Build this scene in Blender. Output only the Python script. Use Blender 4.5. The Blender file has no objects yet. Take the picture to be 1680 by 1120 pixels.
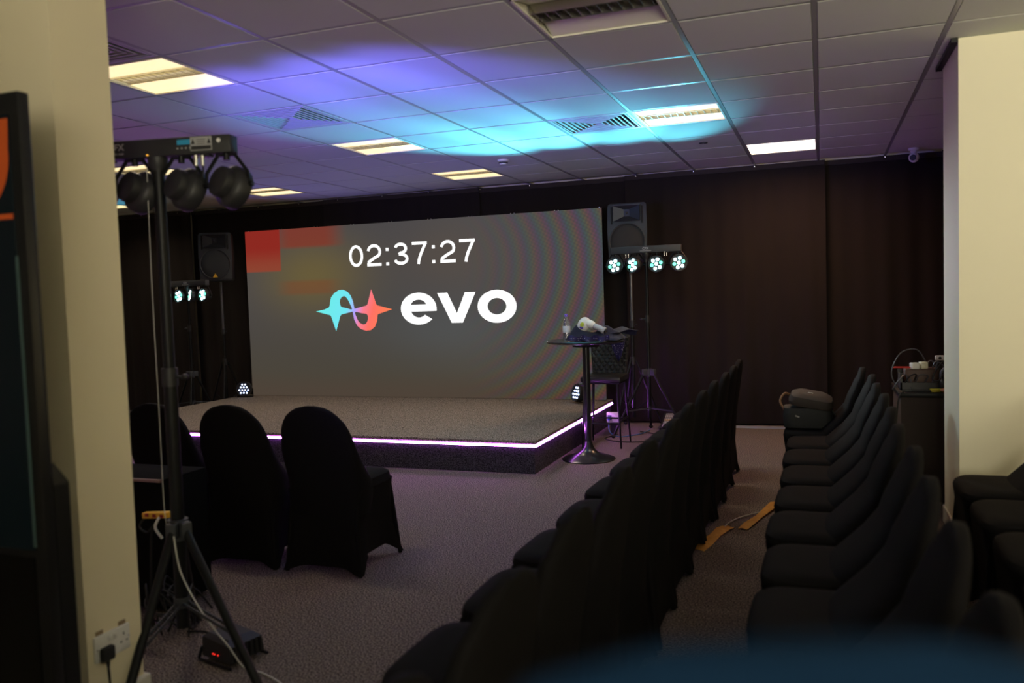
import bpy, bmesh, math, random
from mathutils import Vector, Matrix, Euler
random.seed(7)
PI = math.pi
sc = bpy.context.scene
COL = sc.collection
H = 2.63          # ceiling height

# ------------------------------------------------------------------ camera
YAW, PITCH, ROLL, F = -0.3553, -0.0549, -0.0321, 1376.0
cyw, syw = math.cos(YAW), math.sin(YAW); cp, sp = math.cos(PITCH), math.sin(PITCH)
fw = Vector((syw*cp, cyw*cp, sp)); rt = Vector((cyw, -syw, 0)); up = rt.cross(fw)
cr, sr = math.cos(ROLL), math.sin(ROLL)
r2 = rt*cr + up*sr; u2 = up*cr - rt*sr
cd = bpy.data.cameras.new('camera'); cam = bpy.data.objects.new('camera', cd); COL.objects.link(cam)
cam.matrix_world = Matrix(((r2.x, u2.x, -fw.x, 0.0199), (r2.y, u2.y, -fw.y, -3.9388), (r2.z, u2.z, -fw.z, H-1.2251), (0, 0, 0, 1)))
cd.sensor_width = 36; cd.lens = F/1680*36; cd.clip_start = 0.02; cd.clip_end = 60
cd.dof.use_dof = True; cd.dof.focus_distance = 7.0; cd.dof.aperture_fstop = 2.0
sc.camera = cam

# ------------------------------------------------------------------ exposure, world
vs = sc.view_settings
vs.view_transform = 'Standard'; vs.look = 'None'; vs.gamma = 1; vs.use_curve_mapping = False; vs.exposure = 0
w = bpy.data.worlds.new('world'); sc.world = w; w.use_nodes = True
w.node_tree.nodes['Background'].inputs[0].default_value = (0.5, 0.6, 0.8, 1)
w.node_tree.nodes['Background'].inputs[1].default_value = 0.02

def area(name, loc, rot, sx, sy, power, col, spread=180):
    l = bpy.data.lights.new(name, 'AREA'); l.shape = 'RECTANGLE'; l.size = sx; l.size_y = sy
    l.energy = power; l.color = col; l.spread = math.radians(spread)
    o = bpy.data.objects.new(name, l); COL.objects.link(o); o.location = loc; o.rotation_euler = rot; return o
def spot(name, loc, target, power, col, angle, blend=0.8, rad=0.05):
    l = bpy.data.lights.new(name, 'SPOT'); l.energy = power; l.color = col
    l.spot_size = math.radians(angle); l.spot_blend = blend; l.shadow_soft_size = rad
    o = bpy.data.objects.new(name, l); COL.objects.link(o); o.location = loc
    o.rotation_euler = (Vector(target)-Vector(loc)).to_track_quat('-Z', 'Y').to_euler(); return o
# fill light added behind the camera, tilted up to brighten ceiling and pillars
area('rear_fill_light', (1.6, -6.5, 1.75), (PI/2+.60, 0, 0), 2.6, 1.3, 200, (1.0, 0.92, 0.72), 112)
# downward light of the recessed luminaires (grid cells i, j of 0.6 m)
LIT = [(-6, -1), (-6, 3), (-6, 6), (-2, 3), (-10, 6), (-10, 3), (-14, 6)]
for i, j in LIT:
    area('luminaire_light', (i*.6+.3, j*.6+.3, H-.012), (0, 0, 0), .5, .11, 8, (1.0, .82, .62), 150)
area('panel_light', (-.3, 3.9, H-.012), (0, 0, 0), .56, .56, 23, (1.0, .52, .26), 170)
for i, j in [(1, -9), (-4, -9), (3, -5), (3, 0)]:
    area('luminaire_light', (i*.6+.3, j*.6+.3, H-.012), (0, 0, 0), .5, .11, 2, (1.0, .84, .60), 150)

# ------------------------------------------------------------------ materials
MATS = {}
def mat(name, col, rough=.6, metal=0, emit=None, es=1, spec=.5, sheen=0, trans=0, coat=0, noise=None, bump=0, bscale=200):
    if name in MATS: return MATS[name]
    m = bpy.data.materials.new(name); m.use_nodes = True
    nt = m.node_tree; b = nt.nodes['Principled BSDF']
    b.inputs['Base Color'].default_value = (*col, 1); b.inputs['Roughness'].default_value = rough
    b.inputs['Metallic'].default_value = metal; b.inputs['Specular IOR Level'].default_value = spec
    if sheen: b.inputs['Sheen Weight'].default_value = sheen; b.inputs['Sheen Roughness'].default_value = .4
    if trans: b.inputs['Transmission Weight'].default_value = trans
    if coat: b.inputs['Coat Weight'].default_value = coat
    if emit: b.inputs['Emission Color'].default_value = (*emit, 1); b.inputs['Emission Strength'].default_value = es
    if noise or bump:
        tc = nt.nodes.new('ShaderNodeTexCoord'); n = nt.nodes.new('ShaderNodeTexNoise')
        n.inputs['Scale'].default_value = bscale; n.inputs['Detail'].default_value = 3
        nt.links.new(tc.outputs['Object'], n.inputs['Vector'])
        if noise:
            r = nt.nodes.new('ShaderNodeValToRGB'); r.color_ramp.elements[0].position = .38; r.color_ramp.elements[1].position = .64
            r.color_ramp.elements[0].color = (*col, 1); r.color_ramp.elements[1].color = (*noise, 1)
            nt.links.new(n.outputs['Fac'], r.inputs['Fac']); nt.links.new(r.outputs['Color'], b.inputs['Base Color'])
        if bump:
            bp = nt.nodes.new('ShaderNodeBump'); bp.inputs['Strength'].default_value = bump; bp.inputs['Distance'].default_value = .01
            nt.links.new(n.outputs['Fac'], bp.inputs['Height']); nt.links.new(bp.outputs['Normal'], b.inputs['Normal'])
    MATS[name] = m; return m
CARPET = mat('carpet', (.014, .011, .010), .95, noise=(.30, .25, .225), bump=.6, bscale=135, spec=.1)
STAGEC = mat('stage_carpet', (.022, .018, .015), .95, noise=(.44, .37, .31), bump=.5, bscale=120, spec=.1)
TILE = mat('ceiling_tile', (.61, .635, .595), .9, spec=.2, bump=.08, bscale=260)
GRID = mat('grid_metal', (.30, .30, .31), .30, spec=.6)
WALLM = mat('painted_wall', (.82, .735, .52), .7, spec=.3, bump=.03, bscale=90)
PILLR = mat('painted_pillar', (.86, .81, .61), .7, spec=.3, bump=.03, bscale=90)
SKIRT = mat('white_gloss', (.62, .60, .52), .35)
DRAPE = mat('black_drape', (.038, .030, .027), .92, spec=.15, sheen=.1, bump=.15, bscale=500)
SPANDEX = mat('black_spandex', (.006, .0052, .0054), .85, spec=.10, sheen=.0, bump=.06, bscale=900)
BLACKM = mat('black_metal', (.006, .0065, .007), .42, spec=.25)
BLACKP = mat('black_plastic', (.016, .016, .018), .5)
GREYP = mat('grey_plastic', (.038, .042, .048), .55)
RUBBER = mat('black_rubber', (.01, .01, .01), .8)
CHROME = mat('chrome', (.7, .7, .72), .2, 1)
LOUV = mat('louvre_metal', (.62, .6, .55), .22, 1)
FRAMEW = mat('white_enamel', (.70, .68, .58), .4)
LAMPP = mat('lit_diffuser', (.8, .75, .6), .5, emit=(1.0, .80, .40), es=1.15)
LAMPH = mat('lit_tube', (.8, .8, .8), .5, emit=(1.0, .92, .80), es=3.2)
PANELW = mat('led_panel_glow', (.8, .8, .8), .5, emit=(1.0, .84, .66), es=4.0)
LEDW = mat('led_lens_lit', (.8, .8, .8), .3, emit=(.55, .95, 1.0), es=7)
LEDG = mat('led_lens_green', (.1, .8, .5), .3, emit=(.15, 1.0, .55), es=2.2)
LEDB = mat('led_lens_blue', (.5, .6, 1), .3, emit=(.55, .68, 1.0), es=4)
STRIP = mat('led_strip_glow', (.8, .5, .9), .4, emit=(.62, .15, 1.0), es=60)
WHITEP = mat('white_plastic', (.75, .74, .70), .4)
YELLOW = mat('yellow_plastic', (.75, .42, .03), .5)
TAPEM = mat('yellow_tape', (.90, .52, .08), .55, noise=(.78, .38, .04), bscale=25)
WCABLE = mat('white_cable', (.55, .54, .5), .5)
BLUEF = mat('blue_fabric', (.0013, .011, .030), .9, spec=.1)

# ------------------------------------------------------------------ helpers
class MB:
    def __init__(s): s.bm = bmesh.new()
    def add(s, vs, fs, M=None):
        b = [s.bm.verts.new(M @ Vector(v) if M else v) for v in vs]
        for f in fs:
            try: s.bm.faces.new([b[i] for i in f])
            except ValueError: pass
        return s
    def box(s, c, d, rot=None, bev=0):
        x, y, z = [k/2 for k in d]
        M = Matrix.Translation(c) @ (Euler(rot).to_matrix().to_4x4() if rot else Matrix.Identity(4))
        t = bmesh.new(); bmesh.ops.create_cube(t, size=1)
        for v in t.verts: v.co = Vector((v.co.x*d[0], v.co.y*d[1], v.co.z*d[2]))
        if bev: bmesh.ops.bevel(t, geom=list(t.edges), offset=bev, segments=2, affect='EDGES', profile=.5)
        for v in t.verts: v.co = M @ v.co
        s.merge(t); return s
    def merge(s, t):
        mp = {v: s.bm.verts.new(v.co) for v in t.verts}
        for f in t.faces:
            try: s.bm.faces.new([mp[v] for v in f.verts])
            except ValueError: pass
        t.free()
    def cyl(s, a, b, r, r1=None, n=14):
        return s.lathe([(0, 0), (r, 0), (r if r1 is None else r1, 1), (0, 1)], a, Vector(b)-Vector(a), n, True)
    def lathe(s, prof, o=(0, 0, 0), axis=(0, 0, 1), n=24, unit=False):
        ax = Vector(axis); L = ax.length if unit else 1; q = ax.to_track_quat('Z', 'Y').to_matrix(); o = Vector(o)
        rings = []
        for r, t in prof:
            if r < 1e-6: rings.append([s.bm.verts.new(o + q @ Vector((0, 0, t*L)))])
            else: rings.append([s.bm.verts.new(o + q @ Vector((r*math.cos(2*PI*k/n), r*math.sin(2*PI*k/n), t*L))) for k in range(n)])
        for A, B in zip(rings, rings[1:]):
            for k in range(n):
                k2 = (k+1) % n
                if len(A) == 1 and len(B) == 1: continue
                f = [A[0], B[k2], B[k]] if len(A) == 1 else [A[k], A[k2], B[0]] if len(B) == 1 else [A[k], A[k2], B[k2], B[k]]
                try: s.bm.faces.new(f)
                except ValueError: pass
        return s
    def loft(s, rings, cap=True):
        R = [[s.bm.verts.new(p) for p in r] for r in rings]; n = len(R[0])
        for A, B in zip(R, R[1:]):
            for k in range(n): s.bm.faces.new([A[k], A[(k+1) % n], B[(k+1) % n], B[k]])
        if cap: s.bm.faces.new(R[0][::-1]); s.bm.faces.new(R[-1])
        return s
    def tube(s, pts, r, n=8, smooth=5):
        P = [Vector(p) for p in pts]
        if smooth > 1 and len(P) > 2:
            Q = []
            for i in range(len(P)-1):
                p0 = P[max(i-1, 0)]; p1 = P[i]; p2 = P[i+1]; p3 = P[min(i+2, len(P)-1)]
                for k in range(smooth):
                    t = k/smooth
                    Q.append(.5*((2*p1)+(p2-p0)*t+(2*p0-5*p1+4*p2-p3)*t*t+(3*p1-p0-3*p2+p3)*t**3))
            Q.append(P[-1]); P = Q
        rings = []; nrm = None
        for i, p in enumerate(P):
            d = (P[min(i+1, len(P)-1)]-P[max(i-1, 0)]).normalized()
            if nrm is None: nrm = d.orthogonal().normalized()
            nrm = (nrm-d*nrm.dot(d)); nrm = nrm.normalized() if nrm.length > 1e-6 else d.orthogonal().normalized()
            b = d.cross(nrm)
            rings.append([p+(nrm*math.cos(2*PI*k/n)+b*math.sin(2*PI*k/n))*r for k in range(n)])
        return s.loft(rings)
    def ell(s, c, d, rot=None, u=16, v=10):
        t = bmesh.new(); bmesh.ops.create_uvsphere(t, u_segments=u, v_segments=v, radius=1)
        R = Euler(rot).to_matrix() if rot else Matrix.Identity(3)
        for x in t.verts: x.co = Vector(c) + R @ Vector((x.co.x*d[0], x.co.y*d[1], x.co.z*d[2]))
        s.merge(t); return s
    def build(s, name, m, parent=None, smooth=True, xf=None):
        if xf: bmesh.ops.transform(s.bm, matrix=xf, verts=s.bm.verts)
        bmesh.ops.recalc_face_normals(s.bm, faces=s.bm.faces)
        me = bpy.data.meshes.new(name); s.bm.to_mesh(me); s.bm.free()
        me.materials.append(m)
        if smooth:
            me.shade_smooth()
            try: me.set_sharp_from_angle(angle=math.radians(38))
            except Exception: pass
        o = bpy.data.objects.new(name, me); COL.objects.link(o)
        if parent: o.parent = parent
        return o
def tag(o, label, cat, group=None, kind=None):
    o['label'] = label; o['category'] = cat
    if group: o['group'] = group
    if kind: o['kind'] = kind
    return o
def thing(name, label, cat, loc=(0, 0, 0), rz=0, group=None):
    o = bpy.data.objects.new(name, None); COL.objects.link(o); o.location = loc; o.rotation_euler = (0, 0, rz)
    o.empty_display_size = .1
    return tag(o, label, cat, group)
def struct(name, mb, m, smooth=False):
    o = mb.build(name, m, None, smooth); o['kind'] = 'structure'; return o
CH = {}
def reg(o):
    CH[o.name] = [c for c in COL.objects if c.parent == o]
def copy_tree(o, loc, rz, label, group=None):
    c = o.copy(); COL.objects.link(c); c.location = loc; c.rotation_euler = (0, 0, rz); c['label'] = label
    if group: c['group'] = group
    for ch in [k for k in COL.objects if k.parent == o]:
        d = ch.copy(); COL.objects.link(d); d.parent = c
        for g in [k for k in COL.objects if k.parent == ch]:
            e = g.copy(); COL.objects.link(e); e.parent = d
    return c
def text_mesh(name, s, size, m, parent, M, bold=0, sx=1):
    cu = bpy.data.curves.new(name+'_c', 'FONT'); cu.body = s; cu.size = size; cu.offset = bold; cu.extrude = .0004
    cu.align_x = 'CENTER'; cu.align_y = 'CENTER'
    o = bpy.data.objects.new(name+'_t', cu); COL.objects.link(o)
    me = bpy.data.meshes.new_from_object(o.evaluated_get(bpy.context.evaluated_depsgraph_get()))
    bpy.data.objects.remove(o); bpy.data.curves.remove(cu)
    me.transform(M @ Matrix.Diagonal((sx, 1, 1, 1))); me.materials.clear(); me.materials.append(m); me.name = name
    o = bpy.data.objects.new(name, me); COL.objects.link(o); o.parent = parent; return o
def shape_mesh(name, loops, m, parent, M):
    cu = bpy.data.curves.new(name+'_c', 'CURVE'); cu.dimensions = '2D'; cu.fill_mode = 'BOTH'; cu.extrude = .0005
    for L in loops:
        sp_ = cu.splines.new('POLY'); sp_.points.add(len(L)-1); sp_.use_cyclic_u = True
        for p, q in zip(sp_.points, L): p.co = (q[0], q[1], 0, 1)
    o = bpy.data.objects.new(name+'_t', cu); COL.objects.link(o)
    me = bpy.data.meshes.new_from_object(o.evaluated_get(bpy.context.evaluated_depsgraph_get()))
    bpy.data.objects.remove(o); bpy.data.curves.remove(cu)
    me.transform(M); me.materials.clear(); me.materials.append(m); me.name = name
    o = bpy.data.objects.new(name, me); COL.objects.link(o); o.parent = parent; return o
def catmull(L, n=6):
    out = []; N = len(L)
    for i in range(N):
        p0, p1, p2, p3 = [Vector(L[(i+k) % N]) for k in (-1, 0, 1, 2)]
        for k in range(n):
            t = k/n; q = .5*((2*p1)+(p2-p0)*t+(2*p0-5*p1+4*p2-p3)*t*t+(3*p1-p0-3*p2+p3)*t**3); out.append((q.x, q.y))
    return out
UPRIGHT = Matrix(((1, 0, 0, 0), (0, 0, -1, 0), (0, 1, 0, 0), (0, 0, 0, 1)))   # text plane facing -y

# ------------------------------------------------------------------ room shell
X0, X1, Y0, Y1 = -9.6, 3.6, -6.6, 5.05
struct('floor', MB().box(((X0+X1)/2, (Y0+Y1)/2, -.05), (X1-X0, Y1-Y0, .1)), CARPET)
struct('wall_back', MB().box(((X0+X1)/2, Y1+.06, H/2), (X1-X0, .12, H+.3)), WALLM)
struct('wall_left', MB().box((X0-.06, (Y0+Y1)/2, H/2), (.12, Y1-Y0, H+.3)), WALLM)
struct('wall_right', MB().box((X1+.06, (Y0+Y1)/2, H/2), (.12, Y1-Y0, H+.3)), WALLM)
wb = MB()
for c, d in [((-4.75, Y0-.06, H/2), (9.7, .12, H+.3)), ((3.3, Y0-.06, H/2), (.6, .12, H+.3)), ((1.55, Y0-.06, .5), (2.9, .12, 1.0)), ((1.55, Y0-.06, 2.6), (2.9, .12, .3))]: wb.box(c, d)
struct('wall_front', wb, WALLM)
wf = MB()
for c, d in [((1.55, Y0-.06, 1.03), (2.9, .08, .06)), ((1.55, Y0-.06, 2.42), (2.9, .08, .06)), ((.13, Y0-.06, 1.72), (.06, .08, 1.4)), ((2.97, Y0-.06, 1.72), (.06, .08, 1.4)), ((1.55, Y0-.06, 1.72), (.05, .07, 1.4))]: wf.box(c, d)
struct('added_window_1', wf, FRAMEW)  # unseen window, added to go with the rear fill light
SPECIAL = {}
for c in LIT: SPECIAL[c] = 'lum'
for c in [(-2, -1), (1, -9), (-4, -9), (3, -5), (3, 0)]: SPECIAL[c] = 'lum'
SPECIAL[(-1, 6)] = 'panel'
for c in [(-6, -2), (-6, 1), (-3, 3), (-14, 1)]: SPECIAL[c] = 'diff'
ct = MB(); gr = MB(); g = .011
i0, i1, j0, j1 = -16, 6, -11, 8
PIL = []
for i in range(i0, i1):
    for j in range(j0, j1):
        if (i, j) in SPECIAL: continue
        x0, x1, y0, y1 = i*.6+g, (i+1)*.6-g, j*.6+g, (j+1)*.6-g
        y1 = min(y1, Y1-.02)
        e = .004; z0 = H; z1 = H+.008
        vs_ = [(x0, y0, z1), (x1, y0, z1), (x1, y1, z1), (x0, y1, z1), (x0+e, y0+e, z0), (x1-e, y0+e, z0), (x1-e, y1-e, z0), (x0+e, y1-e, z0)]
        ct.add(vs_, [(4, 7, 6, 5), (0, 1, 5, 4), (1, 2, 6, 5), (2, 3, 7, 6), (3, 0, 4, 7)])
ct.box(((X0+X1)/2, (Y0+Y1)/2, H+.25), (X1-X0, Y1-Y0, .05))
struct('ceiling', ct, TILE)
for i in range(i0, i1+1): gr.box((i*.6, (Y0+Y1)/2, H+.004), (.0225, Y1-Y0, .006))
struct('trim_1', gr, GRID)
gr = MB()
for j in range(j0, j1+1): gr.box(((X0+X1)/2, j*.6, H+.0042), (X1-X0, .0222, .006))
struct('trim_2', gr, GRID)

# pillars
PLX, PLF, PLN = -2.23, -1.70, -1.93
struct('wall_pier_left', MB().box((-3.6, (PLF+PLN)/2, H/2), (2*(3.6+PLX), PLF-PLN, H)), WALLM)
struct('baseboard_left', MB().box((-3.6, (PLF+PLN)/2, .06), (2*(3.6+PLX)+.036, PLF-PLN+.036, .12), bev=.008), SKIRT)
struct('wall_pier_right', MB().box((2.14, 1.195, H/2), (2.92, .57, H)), PILLR)
struct('baseboard_right', MB().box((2.14, 1.195, .05), (2.94, .60, .10), bev=.006), SKIRT)
struct('trim_3', MB().box((.66, 1.2, H-.012), (.03, .62, .022)), BLACKM)
struct('trim_4', MB().box((-.5, 4.70, .012), (1.9, .03, .022)), mat('aluminium_strip', (.5, .5, .52), .4, .6))

# ------------------------------------------------------------------ ceiling fixtures
def luminaire(lit):
    t = thing('ceiling_light', '', 'ceiling light')
    a = .289
    m = MB()
    for sx, sy, lx, ly in [(0, -1, 2*a, .012), (0, 1, 2*a, .012), (-1, 0, .012, 2*a), (1, 0, .012, 2*a)]:
        m.box((sx*(a-.006), sy*(a-.006), .002), (lx, ly, .010))
    for sx, sy, lx, ly in [(0, -1, 2*a, .004), (0, 1, 2*a, .004), (-1, 0, .004, 2*a), (1, 0, .004, 2*a)]:
        m.box((sx*(a-.002), sy*(a-.002), .045), (lx, ly, .085))
    m.box((0, 0, .09), (2*a, 2*a, .004))
    m.build('frame', FRAMEW, t, False)
    P = LAMPP if lit else FRAMEW; zi = .012 if lit else .048
    for s in (-1, 1):   # sloping side reflectors
        q = MB(); y0, y1 = s*.277, s*.068
        q.add([(-.277, y0, .004), (.277, y0, .004), (.277, y1, zi), (-.277, y1, zi)], [(0, 1, 2, 3)])
        q.build('reflector', P, t, False)
    lo = MB()
    for s in (-1, 1): lo.box((0, s*.063, .020 if lit else .028), (.55, .003, .030 if lit else .045))
    n = 11
    for k in range(n+1):
        x = -.255+.51*k/n
        lo.box((x, 0, .018 if lit else .026), (.003, .122, .022 if lit else .036))
    lo.build('louvre', LOUV, t, False)
    tb = MB().cyl((-.265, 0, .066), (.265, 0, .066), .012)
    tb.build('lamp_tube', LAMPH if lit else WHITEP, t)
    MB().box((0, 0, .084), (.55, .12, .004)).build('lamp_tray', LAMPP if lit else BLACKP, t, False)
    return t
lum_on = luminaire(True); lum_off = luminaire(False)
LUMLAB = {(-6, -1): 'large warm lit ceiling light nearest the left pillar, beside a square vent',
 (-6, 3): 'warm lit square ceiling light between the blue glow and the left speaker',
 (-6, 6): 'warm lit square ceiling light close to the curtain above the big screen',
 (-2, 3): 'warm lit ceiling light touching the cyan lit square vent',
 (-10, 6): 'small warm lit ceiling light just right of the black lamp bar, near the back curtain',
 (-10, 3): 'warm lit ceiling light seen behind the lamp heads of the black bar',
 (-14, 6): 'farthest warm lit ceiling light in the left corner under the lamp heads',
 (1, -9): 'lit square ceiling light behind the photographer on the right side',
 (-4, -9): 'lit square ceiling light behind the photographer on the left side',
 (3, -5): 'lit square ceiling light over the right block of chairs',
 (3, 0): 'lit square ceiling light above the chairs beside the right pillar'}
first = True
for c, lab in LUMLAB.items():
    loc = (c[0]*.6+.3, c[1]*.6+.3, H)
    if first: lum_on.location = loc; lum_on['label'] = lab; lum_on['group'] = 'lit recessed ceiling lights'; first = False
    else: copy_tree(lum_on, loc, 0, lab)
lum_off.location = (-.9, -.3, H); lum_off['label'] = 'unlit ceiling light with chrome louvre strip at the top edge of the photo'
t = thing('ceiling_light', 'bright white flat square ceiling panel light near the black curtain', 'ceiling light', (-.3, 3.9, H))
m = MB()
for sx, sy, lx, ly in [(0, -1, .578, .012), (0, 1, .578, .012), (-1, 0, .012, .578), (1, 0, .012, .578)]: m.box((sx*.283, sy*.283, .004), (lx, ly, .012))
m.build('frame', FRAMEW, t, False)
MB().box((0, 0, .006), (.556, .556, .004)).build('diffuser', PANELW, t, False)

def diffuser():
    t = thing('air_vent', '', 'air vent')
    a = .289
    m = MB()
    for sx, sy, lx, ly in [(0, -1, 2*a, .02), (0, 1, 2*a, .02), (-1, 0, .02, 2*a), (1, 0, .02, 2*a)]: m.box((sx*(a-.01), sy*(a-.01), .003), (lx, ly, .010))
    m.build('frame', mat('vent_enamel', (.50, .50, .50), .35), t, False)
    MB().box((0, 0, .07), (2*a, 2*a, .004)).build('backing', BLACKP, t, False)
    for k in range(7):
        r = .262-.036*k; q = MB(); ri = r-.021
        vo = [(-r, -r, .000), (r, -r, .000), (r, r, .000), (-r, r, .000)]; vi = [(-ri, -ri, .026), (ri, -ri, .026), (ri, ri, .026), (-ri, ri, .026)]
        vt = [(x, y, z+.0015) for x, y, z in vo]; vj = [(x, y, z+.0015) for x, y, z in vi]
        q.add(vo+vi+vt+vj, [(0, 1, 5, 4), (1, 2, 6, 5), (2, 3, 7, 6), (3, 0, 4, 7), (8, 12, 13, 9), (9, 13, 14, 10), (10, 14, 15, 11), (11, 15, 12, 8),
                         (0, 8, 9, 1), (1, 9, 10, 2), (2, 10, 11, 3), (3, 11, 8, 0)])
        for sx, sy, lx, ly in [(0, -1, 2*r, .011), (0, 1, 2*r, .011), (-1, 0, .011, 2*r), (1, 0, .011, 2*r)]: q.box((sx*(r-.0055), sy*(r-.0055), -.0008), (lx, ly, .0016))
        q.build('vane', mat('vent_enamel', (.5, .5, .5), .35), t, False)
    return t
dv = diffuser()
dv.location = (-3.3, .9, H); dv['label'] = 'square louvred ceiling vent lit blue and violet above the lamp bar'; dv['group'] = 'square ceiling vents'
copy_tree(dv, (-1.5, 2.1, H), 0, 'square louvred ceiling vent lit bright cyan beside a warm ceiling light')
copy_tree(dv, (-3.3, -.9, H), 0, 'dark grey ceiling vent partly hidden by the left pillar')
dv.location = (-5.7+2.4, .9, H)
for o, c in zip([dv], [(-6, 1)]): o.location = (c[0]*.6+.3, c[1]*.6+.3, H)

t = thing('smoke_detector', 'white smoke detector on the ceiling above the middle of the big screen', 'smoke detector', (-2.67, 3.23, H))
MB().lathe([(0, 0), (.052, 0), (.05, -.014), (.036, -.02), (.036, -.034), (.03, -.045), (0, -.047)]).build('housing', WHITEP, t)
MB().lathe([(.037, -.022), (.043, -.026), (.043, -.032), (.037, -.035)]).build('vent_ring', GREYP, t)
t = thing('ceiling_sensor', 'small round sensor ring on a ceiling tile right of the cyan glow', 'sensor', (-.9, 3.3, H))
MB().lathe([(.034, 0), (.036, -.006), (.026, -.008), (.022, -.002)]).build('ring', GREYP, t)
MB().lathe([(0, -.004), (.022, -.003)]).build('lens', WHITEP, t)
t = thing('security_camera', 'small white ball security camera hanging from the ceiling before the right curtain', 'camera', (.82, 4.62, H))
MB().lathe([(0, 0), (.045, 0), (.045, -.018), (.03, -.026), (.02, -.05), (0, -.05)]).build('mount', WHITEP, t)
b = MB().ell((0, 0, -.085), (.046, .046, .046)).build('camera_ball', WHITEP, t)
MB().lathe([(0, .03), (.026, .03), (.028, 0)], (-.006, -.022, -.087), (-.25, -1, -.2), 16).build('lens', BLACKP, b)

# ------------------------------------------------------------------ curtains along the back wall
def curtain(x0, x1, label, ph, yb=4.86, amp=.020, top=H-.005, drop=.02):
    t = thing('curtain', label, 'curtain', ((x0+x1)/2, yb, 0), 0, 'black drapes along the back wall')
    hw = (x1-x0)/2; nx = int((x1-x0)/.02); nz = 10
    b = MB(); R = []
    for k in range(nz+1):
        z = drop+(top-drop)*k/nz; row = []
        f = .25+.75*(1-k/nz)
        for i in range(nx+1):
            x = -hw+2*hw*i/nx; X = x+x0
            y = amp*f*(math.sin(X*10+ph+.4*math.sin(z*1.3+X*3))+.6*math.sin(X*31+ph*2+.5*z)+1.1*math.sin(X*5.1+ph))
            row.append(b.bm.verts.new((x, y, z)))
        R.append(row)
    for A, B in zip(R, R[1:]):
        for i in range(nx): b.bm.faces.new([A[i], A[i+1], B[i+1], B[i]])
    bmesh.ops.solidify(b.bm, geom=list(b.bm.faces), thickness=.004)
    b.build('drape', DRAPE, t)
    h = MB(); h.box((0, 0, H-.03), (2*hw-.01, .03, .045)); h.build('heading_band', DRAPE, t, False)
    n = max(2, int((x1-x0)/.6))
    for i in range(n):
        X = (math.floor(x0/.6)+1+i)*.6
        if X > x1-.03: break
        MB().box((X-(x0+x1)/2, -.02, H-.018), (.012, .012, .022), bev=.002).build('hook', CHROME, t)
    return t
curtain(-9.55, -7.62, 'black back curtain at the far left corner beside the pillar edge', .3)
curtain(-7.66, -5.58, 'black back curtain behind the left speaker and the screen end', 1.7, 4.935)
curtain(-5.62, -3.58, 'black back curtain above the left middle of the screen', 2.2)
curtain(-3.62, -1.88, 'black back curtain above the right half of the screen', .9, 4.935)
curtain(-1.92, .06, 'black back curtain behind the right lamp stand, warmly lit below the panel light', 3.1)
curtain(.04, 1.10, 'dark back curtain behind the black bag, right of the warm lit one', 4.0, 4.935)
curtain(1.08, 3.55, 'black curtain running behind the right pillar and equipment table', 5.2)

# ------------------------------------------------------------------ stage
SX0, SX1, SY0, SY1, SZ = -6.79, -2.09, 2.20, 4.78, .265
t = thing('stage', 'low grey carpeted stage with a glowing purple light strip along its edge', 'stage', ((SX0+SX1)/2, (SY0+SY1)/2, 0))
hx, hy = (SX1-SX0)/2, (SY1-SY0)/2
MB().box((0, 0, SZ-.0125), (2*hx, 2*hy, .025), bev=.004).build('deck', STAGEC, t)
MB().box((0, 0, .12), (2*hx-.03, 2*hy-.03, .238)).build('riser', mat('riser_carpet', (.018, .017, .018), .95, noise=(.10, .095, .10), bump=.5, bscale=130, spec=.1), t, False)
st = MB()
st.box((0, -hy+.006, SZ-.042), (2*hx-.01, .012, .016)); st.box((hx-.006, 0, SZ-.042), (.012, 2*hy-.01, .016))
st.build('light_strip', STRIP, t, False)
sl = MB(); sl.box((0, -hy+.0, SZ-.054), (2*hx+.008, .018, .007)); sl.box((hx, 0, SZ-.054), (.018, 2*hy+.008, .007)); sl.build('added_strip_lip', BLACKM, t, False)  # lip added to keep the strip's glow off the riser

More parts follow.
